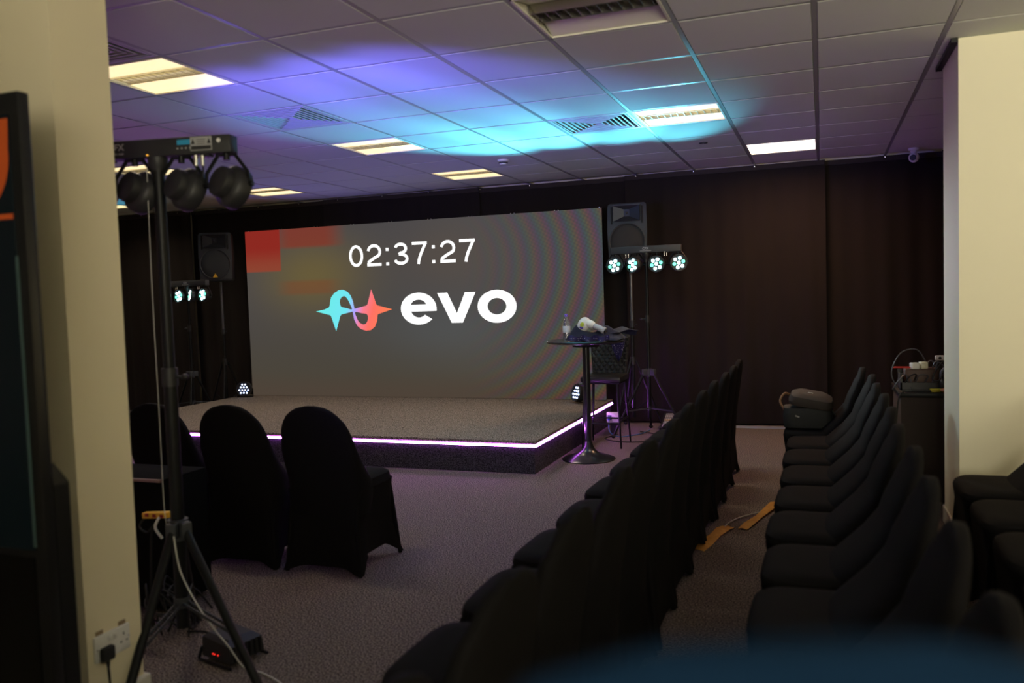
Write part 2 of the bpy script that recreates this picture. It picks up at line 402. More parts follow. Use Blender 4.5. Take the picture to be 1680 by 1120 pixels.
# ------------------------------------------------------------------ LED screen
SW0, SW1, SB, ST_, SY = -6.645, -2.135, .268, 2.290, 4.68
scr = thing('video_screen', 'large wide video wall showing a countdown and evo logo behind the stage', 'screen', ((SW0+SW1)/2, SY, 0))
cx = (SW0+SW1)/2
def screen_mat():
    m = bpy.data.materials.new('screen_image'); m.use_nodes = True; nt = m.node_tree; nt.nodes.clear(); L = nt.links.new
    def N(t, **k):
        n = nt.nodes.new(t)
        for a, v in k.items(): setattr(n, a, v)
        return n
    def V(x, n, i):
        if isinstance(x, (int, float)): n.inputs[i].default_value = x
        else: L(x, n.inputs[i])
    def MT(op, a, b=0, c=0, clamp=False):
        n = N('ShaderNodeMath', operation=op); n.use_clamp = clamp; V(a, n, 0); V(b, n, 1); V(c, n, 2); return n.outputs[0]
    tc = N('ShaderNodeTexCoord'); sx = N('ShaderNodeSeparateXYZ'); L(tc.outputs['Object'], sx.inputs[0])
    x = MT('ADD', sx.outputs[0], cx); z = sx.outputs[2]
    def ss(v, a, b): # smoothstep
        n = N('ShaderNodeMapRange', interpolation_type='SMOOTHSTEP'); V(v, n, 0); n.inputs[1].default_value = a; n.inputs[2].default_value = b
        n.inputs[3].default_value = 0; n.inputs[4].default_value = 1; return n.outputs[0]
    def box(xa, xb, za, zb, e=.02, ex=None):
        ex = ex or e
        return MT('MULTIPLY', MT('MULTIPLY', ss(x, xa-ex, xa+ex), ss(x, xb+ex, xb-ex)), MT('MULTIPLY', ss(z, za-e, za+e), ss(z, zb+e, zb-e)))
    def blob(xc, zc, rx, rz):
        dx = MT('DIVIDE', MT('SUBTRACT', x, xc), rx); dz = MT('DIVIDE', MT('SUBTRACT', z, zc), rz)
        d = MT('ADD', MT('MULTIPLY', dx, dx), MT('MULTIPLY', dz, dz)); return MT('EXPONENT', MT('MULTIPLY', d, -1.0))
    def mix(fac, a, b):
        n = N('ShaderNodeMix', data_type='RGBA'); L(fac, n.inputs[0]) if not isinstance(fac, float) else setattr(n.inputs[0], 'default_value', fac)
        for v, i in ((a, 6), (b, 7)):
            if isinstance(v, tuple): n.inputs[i].default_value = (*v, 1)
            else: L(v, n.inputs[i])
        return n.outputs[2]
    c = mix(ss(z, .3, 1.9), (.068, .058, .042), (.066, .062, .066))
    c = mix(ss(x, -5.0, -2.2), c, mix(ss(z, .3, 2.2), (.080, .068, .052), (.085, .080, .082)))
    c = mix(MT('MULTIPLY', blob(-5.7, 1.72, .75, .45), .75), c, (.155, .115, .035))
    c = mix(MT('MULTIPLY', blob(-3.9, 1.9, .6, .4), .35), c, (.12, .085, .05))
    c = mix(MT('MULTIPLY', blob(-3.9, 1.05, 1.0, .35), .5), c, (.085, .095, .10))
    c = mix(ss(z, .62, .27), c, (.075, .055, .040))
    c = mix(MT('MULTIPLY', box(-6.15, -5.35, 2.06, 2.4, .03, .18), .8), c, (.22, .035, .02))
    c = mix(MT('MULTIPLY', box(-6.12, -5.40, 1.50, 1.66, .03, .15), .45), c, (.20, .055, .02))
    c = mix(box(-6.8, -6.142, 1.79, 2.4, .012), c, mix(ss(z, 1.8, 2.1), (.26, .055, .03), (.26, .022, .015)))
    # colour fringing of the pixel pitch: curved rainbow bands, stronger to the right
    dx = MT('SUBTRACT', x, -4.4); dz = MT('SUBTRACT', z, 1.75); dd = MT('SQRT', MT('ADD', MT('MULTIPLY', dx, dx), MT('MULTIPLY', MT('MULTIPLY', dz, dz), 1.6)))
    dots = MT('MULTIPLY', MT('SINE', MT('MULTIPLY', MT('ADD', x, MT('MULTIPLY', z, .35)), 115)), MT('SINE', MT('MULTIPLY', MT('SUBTRACT', z, MT('MULTIPLY', x, .2)), 120)))
    cc = N('ShaderNodeCombineColor')
    for k, ph in enumerate((0, 2.1, 4.2)):
        s_ = MT('SINE', MT('ADD', MT('MULTIPLY', dd, 38), ph))
        fr = MT('MULTIPLY_ADD', s_, .5, .5)
        V(MT('MULTIPLY', fr, MT('MULTIPLY_ADD', dots, .35, .65)), cc, k)
    tint = N('ShaderNodeMix', data_type='RGBA', blend_type='MULTIPLY'); tint.inputs[0].default_value = 1; L(cc.outputs[0], tint.inputs[6]); tint.inputs[7].default_value = (.22, .12, .14, 1)
    c = mix(MT('MULTIPLY', ss(x, -3.9, -2.3), .30), c, tint.outputs[2])
    em = N('ShaderNodeEmission'); L(c, em.inputs[0]); em.inputs[1].default_value = 1.0
    out = N('ShaderNodeOutputMaterial'); L(em.outputs[0], out.inputs[0]); return m
MB().box((0, .045, (SB+ST_)/2), (SW1-SW0, .07, ST_-SB)).build('cabinet', BLACKP, scr, False)
MB().box((0, .0075, (SB+ST_)/2), (SW1-SW0, .005, ST_-SB)).build('display', screen_mat(), scr, False)
def emis(name, col, s):
    m = bpy.data.materials.new(name); m.use_nodes = True; n = m.node_tree; n.nodes.clear()
    e = n.nodes.new('ShaderNodeEmission'); e.inputs[0].default_value = (*col, 1); e.inputs[1].default_value = s
    o = n.nodes.new('ShaderNodeOutputMaterial'); n.links.new(e.outputs[0], o.inputs[0]); return m
TXT = emis('screen_white', (1, 1, .98), 1.3)
TM = Matrix.Translation((-cx, .003, 0)) @ UPRIGHT
# countdown: x -5.18..-3.53, z 1.79..2.05
def fit_text(name, s, x0, x1, z0, z1, m, parent, bold=0, y=.003):
    o = text_mesh(name, s, 1, m, parent, Matrix.Identity(4), bold)
    me = o.data; xs = [v.co.x for v in me.vertices]; ys = [v.co.y for v in me.vertices]
    a = (x1-x0)/(max(xs)-min(xs)); b = (z1-z0)/(max(ys)-min(ys))
    for v in me.vertices: v.co = Vector((x0+(v.co.x-min(xs))*a, y+v.co.z*2, z0+(v.co.y-min(ys))*b))
    return o
def stroke(pts, wd):
    n = len(pts); vs_ = []; fs_ = []
    for k, p in enumerate(pts):
        a = Vector(pts[max(k-1, 0)]); b = Vector(pts[min(k+1, n-1)]); c = Vector(p)
        d1 = (c-a).normalized() if k else (b-c).normalized(); d2 = (b-c).normalized() if k < n-1 else d1
        m_ = (d1+d2).normalized(); nn = Vector((-m_.y, m_.x))*wd/2/max(.45, m_.dot(d1))
        vs_ += [c+nn, c-nn]
        if k: fs_.append((2*k-2, 2*k-1, 2*k+1, 2*k))
    return vs_, fs_
EL = lambda cx_, cy_, rx, ry, a0, a1, n=20: [(cx_+rx*math.cos(math.radians(a0+(a1-a0)*k/n)), cy_+ry*math.sin(math.radians(a0+(a1-a0)*k/n))) for k in range(n+1)]
W_, H_, S_ = .188, .253, .034
def digit(c):
    w2, h = W_-S_, H_-S_; x0 = S_/2
    if c == '0': return [EL(W_/2, H_/2, w2/2, h/2, 0, 360, 40)]
    if c == '2': return [EL(W_/2, H_-S_/2-w2*.46, w2/2, w2*.46, 170, -38, 20)+[(x0+w2*.42, H_*.34), (x0+.006, S_*1.0+.016), (x0, S_/2+.001)], [(0, S_/2), (W_, S_/2)]]
    if c == '3': return [EL(W_/2-.004, H_*.735, w2*.44, H_*.265-S_/2, 165, -90, 22)+[(W_*.36, H_*.47)], [(W_*.36, H_*.47+.006), (W_/2, H_*.485)]+EL(W_/2, H_*.27, w2/2, H_*.27-S_/2+.0, 78, -168, 24)]
    if c == '7': return [[(0, H_-S_/2), (W_, H_-S_/2)], [(W_-S_*.45, H_-S_/2), (W_*.74, H_*.68), (W_*.56, H_*.42), (W_*.44, H_*.18), (W_*.40, 0)]]
    return [[(-.0, .0), (0, S_*1.05)], [(0, H_*.66), (0, H_*.66+S_*1.05)]]
xx = -5.184; k = 0
for c in '02:37:27':
    b = MB()
    off = 0 if c != ':' else .030
    for path in digit(c):
        vs_, fs_ = stroke(path, S_*(1.1 if c == ':' else 1))
        b.add([(xx+off+v.x-cx, .003, 1.795+v.y) for v in vs_], fs_)
    bmesh.ops.solidify(b.bm, geom=list(b.bm.faces), thickness=.001)
    b.build({'0': 'digit_zero', '2': 'digit_two', '3': 'digit_three', '7': 'digit_seven', ':': 'colon'}[c], TXT, scr, False)
    xx += .238 if c != ':' else .112
arc = lambda cx_, cz_, rx, rz, a0, a1, n=24: [(cx_+rx*math.cos(math.radians(a0+(a1-a0)*k/n)), cz_+rz*math.sin(math.radians(a0+(a1-a0)*k/n))) for k in range(n+1)]
eo = arc(-4.304, 1.288, .226, .183, 4, 318, 44)            # outer, from right end of bar round the top to lower lip
ei = arc(-4.300, 1.288, .105, .102, 315, 197, 14)
eloop = [(-4.078, 1.258)] + [(-4.078, 1.300)] + eo + ei + [(-4.398, 1.255)]
# counter (eye) of the e
eye = [(-4.399, 1.333)] + arc(-4.303, 1.325, .097, .066, 172, 8, 12) + [(-4.207, 1.335)]
shape_mesh('letter_e', [eloop, eye], TXT, scr, TM)
shape_mesh('letter_v', [[(-4.064, 1.459), (-3.938, 1.460), (-3.826, 1.225), (-3.721, 1.459), (-3.592, 1.459), (-3.758, 1.118), (-3.895, 1.118)]], TXT, scr, TM)
shape_mesh('letter_o', [arc(-3.343, 1.291, .230, .182, 0, 354, 48), arc(-3.343, 1.291, .111, .091, 0, 348, 32)], TXT, scr, TM)
def logo_mat():
    m = bpy.data.materials.new('logo_gradient'); m.use_nodes = True; nt = m.node_tree; nt.nodes.clear()
    tc = nt.nodes.new('ShaderNodeTexCoord'); sx = nt.nodes.new('ShaderNodeSeparateXYZ'); nt.links.new(tc.outputs['Object'], sx.inputs[0])
    ad = nt.nodes.new('ShaderNodeMath'); ad.operation = 'MULTIPLY_ADD'; ad.inputs[1].default_value = -.35; nt.links.new(sx.outputs[2], ad.inputs[0]); nt.links.new(sx.outputs[0], ad.inputs[2])
    mr = nt.nodes.new('ShaderNodeMapRange'); nt.links.new(ad.outputs[0], mr.inputs[0]); mr.inputs[1].default_value = -5.671-cx-.45; mr.inputs[2].default_value = -4.644-cx-.45
    r = nt.nodes.new('ShaderNodeValToRGB'); nt.links.new(mr.outputs[0], r.inputs[0]); e = r.color_ramp.elements
    e[0].position = .0; e[0].color = (.15, .85, .80, 1); e[1].position = 1; e[1].color = (1, .22, .08, 1)
    for p, c in ((.40, (.17, .80, .90, 1)), (.52, (.45, .35, 1.0, 1)), (.62, (.95, .22, .30, 1)), (.75, (1, .17, .13, 1))):
        x = e.new(p); x.color = c
    em = nt.nodes.new('ShaderNodeEmission'); nt.links.new(r.outputs[0], em.inputs[0]); em.inputs[1].default_value = 1.0
    o = nt.nodes.new('ShaderNodeOutputMaterial'); nt.links.new(em.outputs[0], o.inputs[0]); return m
LA = [(-5.671, 1.287), (-5.552, 1.308), (-5.489, 1.331), (-5.478, 1.353)]
LB = [(-5.478, 1.353), (-5.472, 1.387), (-5.455, 1.448), (-5.407, 1.501), (-5.346, 1.532), (-5.289, 1.536), (-5.228, 1.511), (-5.187, 1.464), (-5.158, 1.394), (-5.142, 1.306)]
LC = [(-4.982, 1.340), (-4.965, 1.355), (-4.909, 1.528), (-4.850, 1.355), (-4.835, 1.339), (-4.644, 1.289), (-4.831, 1.236), (-4.838, 1.225), (-4.847, 1.157), (-4.881, 1.089), (-4.935, 1.052), (-4.996, 1.045), (-5.065, 1.066), (-5.116, 1.108), (-5.151, 1.178), (-5.168, 1.274), (-5.322, 1.244), (-5.340, 1.225), (-5.403, 1.047), (-5.465, 1.225), (-5.475, 1.238)]
H1 = catmull([(-5.336, 1.391), (-5.327, 1.429), (-5.293, 1.456), (-5.261, 1.455), (-5.228, 1.419), (-5.200, 1.364), (-5.177, 1.302), (-5.247, 1.316), (-5.322, 1.336)], 4)
H2 = catmull([(-5.134, 1.267), (-5.047, 1.253), (-4.983, 1.241), (-4.967, 1.213), (-4.969, 1.175), (-4.995, 1.132), (-5.036, 1.122), (-5.087, 1.149), (-5.120, 1.208)], 4)
o = shape_mesh('logo_mark', [LA[:-1]+LB+LC, H1, H2], logo_mat(), scr, TM); o['label'] = 'cyan to orange double star loop logo'
for k in range(10):
    for d in (-.02, .02) if 0 < k < 9 else ((.03,) if k == 0 else (-.03,)):
        MB().box((SW0-cx+k*.501+d, .04, ST_+.006), (.010, .014, .012)).build('lock_pin', CHROME, scr, False)

# ------------------------------------------------------------------ covered chairs
def make_chair():
    t = thing('covered_chair', '', 'chair')
    def slab(z, hw, yr, yf, n=28, e=3.0):
        out = []
        for k in range(n):
            a = 2*PI*k/n; c, s = math.cos(a), math.sin(a)
            X = hw*math.copysign(abs(c)**(2/e), c); Y = math.copysign(abs(s)**(2/e), s)
            out.append((X, (yr+yf)/2+(yf-yr)/2*Y, z))
        return out
    prof = [(.30, .220, -.222, -.02), (.42, .222, -.232, .035), (.47, .222, -.236, .015), (.52, .222, -.240, -.04), (.58, .222, -.247, -.105), (.64, .220, -.255, -.155),
            (.70, .208, -.264, -.175), (.75, .198, -.271, -.200), (.79, .180, -.277, -.216), (.825, .153, -.281, -.236), (.85, .122, -.284, -.242), (.868, .085, -.285, -.247), (.879, .03, -.284, -.256)]
    MB().loft([slab(*p) for p in prof]).build('backrest', SPANDEX, t)
    seat = [(.415, .205, -.20, .195), (.43, .222, -.21, .208), (.452, .215, -.21, .214), (.470, .211, -.21, .208), (.482, .196, -.20, .19), (.488, .15, -.18, .14)]
    MB().loft([slab(z, a, b, c, 32, 5) for z, a, b, c in seat]).build('seat', SPANDEX, t)
    n = 64; rings = []
    for t_ in (0, .12, .25, .4, .55, .7, .82, .92, 1):
        ring = []
        for k in range(n):
            a = 2*PI*(k+.5)/n; c, s = math.cos(a), math.sin(a)
            e = 2/7
            X = math.copysign(abs(c)**e, c); Y = math.copysign(abs(s)**e, s)
            corner = max(0, (abs(math.sin(2*a))-.15)/.85)**(1.5 if s < 0 else 2.0)
            fl = t_**3
            pull = .012*math.sin(PI*min(1, t_*1.05)) + (.030*(1-corner)*t_**1.5)*(.3 if Y < -.5 else 1)
            X = X*(.219+.038*fl*corner-pull*(abs(X) > .9 and 1 or .6)); Y = Y*(.209+.045*fl*corner-pull*(.3 if Y < 0 else 1))-.012*(Y < 0)*(1-t_)
            zb = (.030 if s < -.5 else .075)*(1-corner)**1.2+.006
            ring.append((X, Y, .435*(1-t_)+zb*t_))
        rings.append(ring)
    MB().loft(rings, cap=False).build('skirt', SPANDEX, t)
    for sx_ in (-1, 1):
        for sy_ in (-1, 1):
            MB().cyl((sx_*.186, sy_*.180, .40), (sx_*.219, sy_*.214, 0), .013, .011, 10).build('leg', SPANDEX, t)
    return t
ch0 = make_chair(); used = [False]
def place_chair(x, y, rz, lab, grp, s=1):
    if not used[0]:
        used[0] = True; o = ch0; o.location = (x, y, 0); o.rotation_euler = (0, 0, rz); o['label'] = lab; o['group'] = grp
    else: o = copy_tree(ch0, (x, y, 0), rz, lab, grp)
    return o
place_chair(-2.415, -.075, 0, 'black covered banquet chair at the right end of the front-left trio, seat showing', 'trio of covered chairs facing the stage')
place_chair(-2.925, -.09, .02, 'black covered banquet chair in the middle of the front-left trio', 'trio of covered chairs facing the stage')
place_chair(-3.43, -.08, 0, 'black covered banquet chair behind the tripod pole, left one of the trio', 'trio of covered chairs facing the stage')
ords = ['first', 'second', 'third', 'fourth', 'fifth', 'sixth', 'seventh', 'eighth', 'ninth', 'tenth', 'eleventh', 'twelfth']
ys1 = [2.42-.49*k for k in range(12)]
for k, y in enumerate(ys1):
    lab = ('black covered chair nearest the stage in the middle row, topping its silhouette' if k == 0 else
           'black covered chair nearest the camera in the middle row, cut by the bottom edge' if k == 11 else
           'black covered chair in the middle row, %s from its stage end' % ords[k])
    place_chair(-.82+random.uniform(-.012, .012), y, PI/2+random.uniform(-.03, .03), lab, 'middle row of covered chairs')
ys2 = [1.80, 1.33, .87, .41, -.06, -.53, -1.00, -1.46, -1.93, -2.40]
for k, y in enumerate(ys2):
    lab = ('black covered chair carrying the black bag at the far end of the right row' if k == 0 else
           'black covered chair nearest the camera in the right row, backrest at the lower right' if k == 9 else
           'black covered chair in the row right of the aisle, %s from the bag end' % ords[k])
    place_chair(.025+random.uniform(-.01, .01)-(.03 if k == 0 else 0), y, PI/2+random.uniform(-.015, .015), lab, 'right row of covered chairs').scale = (.97, 1, 1)
for k, y in enumerate([.33, -.16, -.66, -1.15]):
    place_chair(.80, y, PI/2, 'black covered chair beside the right pillar, %s' % ['nearest to the pillar face', 'next but one from the pillar face', 'third from the pillar face', 'nearest the right bottom corner'][k], 'short row of covered chairs by the right pillar')

# ------------------------------------------------------------------ lamp bar stands
def lens_lamp(parent, pos, d, lit, L1=LEDW, L2=LEDG, k7=True):
    q = Vector(d).normalized(); p = Vector(pos)
    h = MB().lathe([(0, -.050), (.046, -.050), (.056, -.044), (.060, -.030), (.060, -.012), (.072, -.004), (.080, .006), (.082, .045), (.080, .052), (.074, .052), (.072, .040), (0, .040)], p, q, 28)
    h = h.build('lamp_head', BLACKP, parent)
    yk = MB(); X = Vector((1, 0, 0)); top = Vector((p.x, p.y, p.z+.112))
    for s in (-1, 1):
        yk.tube([p+X*s*.086, p+X*s*.082+Vector((0, 0, .045)), top+X*s*.032], .0075, 6, 1)
        yk.cyl(p+X*s*.074, p+X*s*.100, .011)
    yk.box(top+Vector((0, 0, -.004)), (.075, .018, .008)); yk.cyl(top+Vector((0, 0, -.022)), top+Vector((0, 0, .004)), .012)
    yk.build('yoke', BLACKM, h)
    u = q.orthogonal().normalized(); v = q.cross(u)
    for j in range(7):
        a = 2*PI*j/6; c = p+q*.044 + ((u*math.cos(a)+v*math.sin(a))*.045 if j < 6 else Vector((0, 0, 0)))
        MB().lathe([(.017, 0), (.016, .005), (.010, .009), (0, .011)], c, q, 12).build('led', (L2 if j % 3 == 1 and lit == 2 else L1), h)
    return h
def bar_stand(label, loc, rz, zb, dirs, lit, hub=.50, legrot=0, legr=.46, backpanel=False, feet=None, tk=1, sw=1):
    t = thing('lamp_stand', label, 'stage light', loc, rz)
    top = Vector((0, 0, zb))
    MB().cyl((0, 0, .16), (0, 0, 1.15), .0195*tk).build('lower_pole', BLACKM, t)
    MB().cyl((0, 0, 1.10), (0, 0, zb), .0165*tk).build('upper_pole', BLACKM, t)
    c = MB().cyl((0, 0, 1.10), (0, 0, 1.17), .023*tk).cyl((0, 0, 1.135), (.055, 0, 1.135), .006).ell((.062, 0, 1.135), (.016, .012, .012)).build('clamp_knob', BLACKP, t)
    MB().cyl((0, 0, hub-.05), (0, 0, hub+.03), .030*tk).build('hub', GREYP, t)
    MB().cyl((0, 0, .24), (0, 0, .28), .024*tk).build('lower_collar', GREYP, t)
    for k in range(3):
        a = legrot+2*PI*k/3; lr = legr
        if feet: a = math.atan2(feet[k][1], feet[k][0])-rz; lr = math.hypot(*feet[k])
        d = Vector((math.cos(a), math.sin(a), 0)); s = Vector((-d.y, d.x, 0))
        foot = d*lr+Vector((0, 0, .018)); ha = d*.045+Vector((0, 0, hub))
        lg = MB().cyl(ha, foot, .0125*tk).build('leg', BLACKM, t)
        MB().ell(foot, (.022, .022, .018)).build('foot', RUBBER, lg)
        MB().box(ha+Vector((0, 0, -.005)), (.05, .04, .06), rot=(0, 0, a), bev=.004).build('bracket', GREYP, lg)
        mid = ha.lerp(foot, .62)
        for q in (-1, 1): MB().box(((mid+d*.022+Vector((0, 0, .26)))/2+s*q*.012), (.0001+math.hypot((mid.xy-d.xy*.022).length, mid.z-.26), .004, .012), rot=(0, -math.atan2(mid.z-.26, (mid.xy-d.xy*.022).length), a)).build('brace', GREYP, t, False)
    br = MB().box((0, 0, zb+.033), (.68*sw, .060, .066), bev=.004).build('lamp_bar', BLACKP if backpanel else GREYP, t)
    MB().lathe([(.036, 0), (.036, -.03), (.021, -.05), (.021, -.09)], (0, 0, zb)).build('socket', BLACKP, t)
    WT = mat('printed_white', (.45, .45, .45), .6)
    FR = Matrix.Translation((0, .0306, zb+.040)) @ Matrix.Rotation(PI, 4, 'Z') @ UPRIGHT
    text_mesh('brand_text', 'CFX', .032, WT, br, FR, .0006)
    MB().box((0, .0306, zb+.018), (.11, .0006, .005)).build('small_print', WT, br, False)
    if backpanel:
        BK = lambda x, z: Matrix.Translation((x, -.0306, zb+z)) @ UPRIGHT
        text_mesh('brand_text', 'CFX', .034, WT, br, BK(-.150, .040), .0004)
        text_mesh('small_print', 'LED PAR BAR', .012, WT, br, BK(-.155, .016))
        MB().box((.125, -.0308, zb+.046), (.052, .001, .018)).build('display_window', mat('teal_display', (.01, .05, .07), .2, emit=(.02, .16, .22), es=.6), br, False)
        for k in range(4): MB().box((.100+.017*k, -.0308, zb+.024), (.006, .001, .005)).build('button', WT, br, False)
        st_ = MB().box((.195, -.0308, zb+.037), (.086, .001, .050)).build('warning_label', mat('label_grey', (.33, .33, .33), .6), br, False)
        MB().box((.195, -.0315, zb+.022), (.080, .001, .014)).build('black_strip', BLACKP, st_, False)
        for x in (.183-.02, .247-.02): MB().add([(x-.008, -.0316, zb+.036), (x+.008, -.0316, zb+.036), (x, -.0316, zb+.056)], [(0, 1, 2)]).build('triangle', BLACKP, st_, False)
        for z in (.036, .044, .052): MB().box((.195, -.0316, zb+z), (.035, .0006, .002)).build('print_line', BLACKP, st_, False)
        MB().lathe([(0, .001), (.008, .001), (.008, 0)], (.265, -.0306, zb+.045), (0, -1, 0)).build('round_sticker', WHITEP, br)
        MB().lathe([(0, .006), (.003, .005), (.003, 0)], (-.022, -.0306, zb+.006), (0, -1, 0)).build('indicator', mat('amber_led', (.5, .3, .05), .4, emit=(1, .45, .05), es=1), br)
        for x in (.160, .187):
            cb = MB().cyl((x, -.01, zb), (x, -.01, zb-.040), .0075).cyl((x, -.01, zb-.004), (x, -.01, zb-.012), .011).build('connector', LOUV, br)
            MB().tube([(x, -.01, zb-.04), (x-.002, -.01, zb-.075), (x-.03, .0, zb-.12)], .0035).build('cable', RUBBER, cb)
        MB().tube([(-.15, -.035, zb+.03), (-.165, -.045, zb-.05), (-.168, -.04, zb-.5), (-.16, -.03, zb-1.0)], .004).build('power_cable', RUBBER, t)
    else:
        for x in (-.20, -.175, .175, .2): MB().cyl((x, 0, zb), (x, 0, zb-.04), .006).build('connector', LOUV, br)
    for x, d in zip((-.305*sw, -.105*sw, .105*sw, .305*sw), dirs):
        lens_lamp(t, (x, 0, zb-.115), d, lit)
    for k in range(3): MB().box((-.2+.2*k, 0, zb-.004), (.035, .035, .008)).build('clip', BLACKP, br, False)
    return t
SPT = mat('led_purple', (.4, .2, .9), .3, emit=(.35, .1, 1.0), es=3)
LEDW_save = LEDW
fs = bar_stand('black tripod stand with a bar of four lamp heads seen from behind, in front', (-2.325, -1.395, 0), math.radians(11), 1.965,
               [(.2, 1, .8), (.5, 1, -.38), (.55, 1, -.38), (.55, 1, -.38)], 1, hub=.555, feet=[(.50, -.17), (.165, -.50), (-.30, .40)], backpanel=True, tk=1.3, sw=.91)
for o in [k for k in COL.objects if k.name.startswith('led')]: o.data.materials[0] = SPT
bar_stand('black tripod stand with four glowing lamps right of the big screen', (-1.575, 4.17, 0), PI, 1.775, [(-.35, 1, .12), (.0, 1, .05), (.6, 1, .05), (.05, 1, .08)], 2, hub=.62, legrot=-1.4, legr=.40)
bar_stand('black tripod stand with glowing lamps at the far left behind the stage', (-7.02, 4.06, 0), PI-.15, 1.635, [(.1, 1, .10), (.5, 1, .2), (0, 1, .05), (.0, 1, .05)], 2, hub=.60, legrot=.2, legr=.30)
# beams of the lamp heads; upward violet ones added to tint the ceiling
for tx in ((-3.2, 1.05, 2.63), (-2.40, .9, 2.64), (-1.65, 1.1, 2.63)): spot('lamp_beam', (-2.585, -1.37, 1.93), tx, 400, (.15, .135, 1.0), 37, 1.0, .06)
spot('lamp_beam', (-6.50, 4.30, .45), (-4.7, 3.3, H), 75, (.20, .17, 1.0), 84, 1.0, .08)
spot('lamp_beam', (-2.42, 4.34, .45), (-3.6, 2.2, H), 28, (.20, .17, 1.0), 80, 1.0, .08)
for x in (-2.38, -2.22, -2.03): spot('lamp_beam', (x, -1.25, 1.78), (x+.3, .2, .8), 10, (.16, .10, 1.0), 60, 1.0, .05)
for x, tx, pw in [(-1.27, (-.98, 2.45, H), 290), (-1.46, (-1.50, 2.25, H), 420), (-1.67, (-2.10, 2.15, H), 800), (-1.86, (-2.72, 2.2, H), 760)]:
    spot('lamp_beam', (x, 4.08, 1.70), tx, pw, (.13, .74, 1.0), 32, 1.0, .05)
spot('lamp_beam', (-1.27, 4.06, 1.66), (.72, 1.2, 1.25), 110, (.72, .93, 1.0), 36, 1.0, .05)
spot('lamp_beam', (-7.1, 3.9, 1.6), (-7.6, 3.6, H), 30, (.08, .6, 1.0), 60, 1.0, .05)

# ------------------------------------------------------------------ speakers on tripods
def speaker(label, loc, rz, badge):
    t = thing('loudspeaker', label, 'speaker', loc, rz)   # front is -y, base at z=0
    def ring(z, hw, yf, yr, tp=.72): return [(-hw, yf, z), (hw, yf, z), (hw*tp, yr, z), (-hw*tp, yr, z)]
    b = MB().loft([ring(0, .175, -.15, .13), ring(.02, .19, -.17, .16), ring(.30, .20, -.175, .17), ring(.56, .195, -.165, .15), ring(.585, .18, -.15, .13)])
    bmesh.ops.bevel(b.bm, geom=list(b.bm.edges), offset=.006, segments=2, affect='EDGES')
    b.build('cabinet', GREYP, t)
    MB().lathe([(.175, 0), (.180, .010), (.176, .018), (.168, .014)], (0, -.172, .205), (0, -1, 0), 40).build('grille_ring', GREYP, t)
    gm = mat('speaker_grille', (.03, .033, .038), .6, bump=.6, bscale=700)
    MB().lathe([(0, .030), (.07, .027), (.13, .018), (.17, .004)], (0, -.172, .205), (0, -1, 0), 40).build('grille', gm, t)
    hm = mat('horn_grey', (.010, .011, .014), .45)
    h = MB()
    for q in (-1, 1): h.add([(q*.132, -.196, .405), (q*.132, -.196, .556), (q*.028, -.178, .520), (q*.028, -.178, .450)], [(0, 1, 2, 3)])
    h.add([(-.132, -.196, .556), (.132, -.196, .556), (.028, -.178, .520), (-.028, -.178, .520)], [(0, 1, 2, 3)]).add([(-.132, -.196, .405), (.132, -.196, .405), (.028, -.178, .450), (-.028, -.178, .450)], [(0, 1, 2, 3)])
    h.add([(-.028, -.178, .45), (.028, -.178, .45), (.028, -.178, .52), (-.028, -.178, .52)], [(0, 1, 2, 3)])
    h.add([(-.132, -.196, .405), (-.132, -.196, .556), (-.132, -.165, .556), (-.132, -.165, .405), (.132, -.196, .405), (.132, -.196, .556), (.132, -.165, .556), (.132, -.165, .405)], [(0, 1, 2, 3), (4, 5, 6, 7), (0, 4, 7, 3), (1, 5, 6, 2)])
    h.build('horn', hm, t, False)
    MB().box((0, -.182, .562), (.275, .030, .010)).build('horn_lip', GREYP, t, False)
    for s in (-1, 1): MB().box((s*.152, -.170, .465), (.018, .012, .17), bev=.004).build('port', RUBBER, t)
    MB().ell((0, -.182, .485), (.011, .011, .011)).build('driver_tip', GREYP, t)
    if badge: MB().add([(-.028, -.205, .045), (.028, -.205, .045), (0, -.205, .092), (-.028, -.19, .045), (.028, -.19, .045), (0, -.19, .092)], [(0, 1, 2), (3, 5, 4), (0, 3, 4, 1), (1, 4, 5, 2), (2, 5, 3, 0)]).build('badge', YELLOW, t, False)
    return t
def tripod(label, loc, ztop, legrot, fr=.42):
    t = thing('speaker_stand', label, 'stand', loc)
    MB().cyl((0, 0, .12), (0, 0, 1.1), .0185).build('lower_pole', BLACKM, t)
    MB().cyl((0, 0, 1.05), (0, 0, ztop), .0165).build('upper_pole', mat('worn_metal', (.12, .12, .13), .35, .6), t)
    MB().cyl((0, 0, 1.04), (0, 0, 1.11), .027).cyl((0, 0, 1.07), (.05, 0, 1.07), .006).build('collar', BLACKP, t)
    MB().cyl((0, 0, .66), (0, 0, .74), .03).build('hub', BLACKP, t)
    for k in range(3):
        a = legrot+2*PI*k/3; d = Vector((math.cos(a), math.sin(a), 0))
        lg = MB().cyl(d*.035+Vector((0, 0, .70)), d*fr+Vector((0, 0, .018)), .0125).build('leg', BLACKM, t)
        MB().ell(d*fr+Vector((0, 0, .018)), (.02, .02, .018)).build('foot', RUBBER, lg)
        MB().cyl(d*.02+Vector((0, 0, .20)), d*fr*.58+Vector((0, 0, .31)), .007).build('brace', BLACKM, t)
    return t
speaker('dark grey loudspeaker on a stand right of the screen, above the lamp bar', (-1.80, 4.50, 1.70), .05, False)
tripod('black tripod under the right loudspeaker beside the screen', (-1.80, 4.50, 0), 1.70, 0, .30)
speaker('dark loudspeaker with a small yellow triangle badge left of the screen', (-6.90, 4.50, 1.69), .42, True)
tripod('black tripod under the left loudspeaker behind the stage end', (-6.90, 4.51, 0), 1.69, PI, .28)

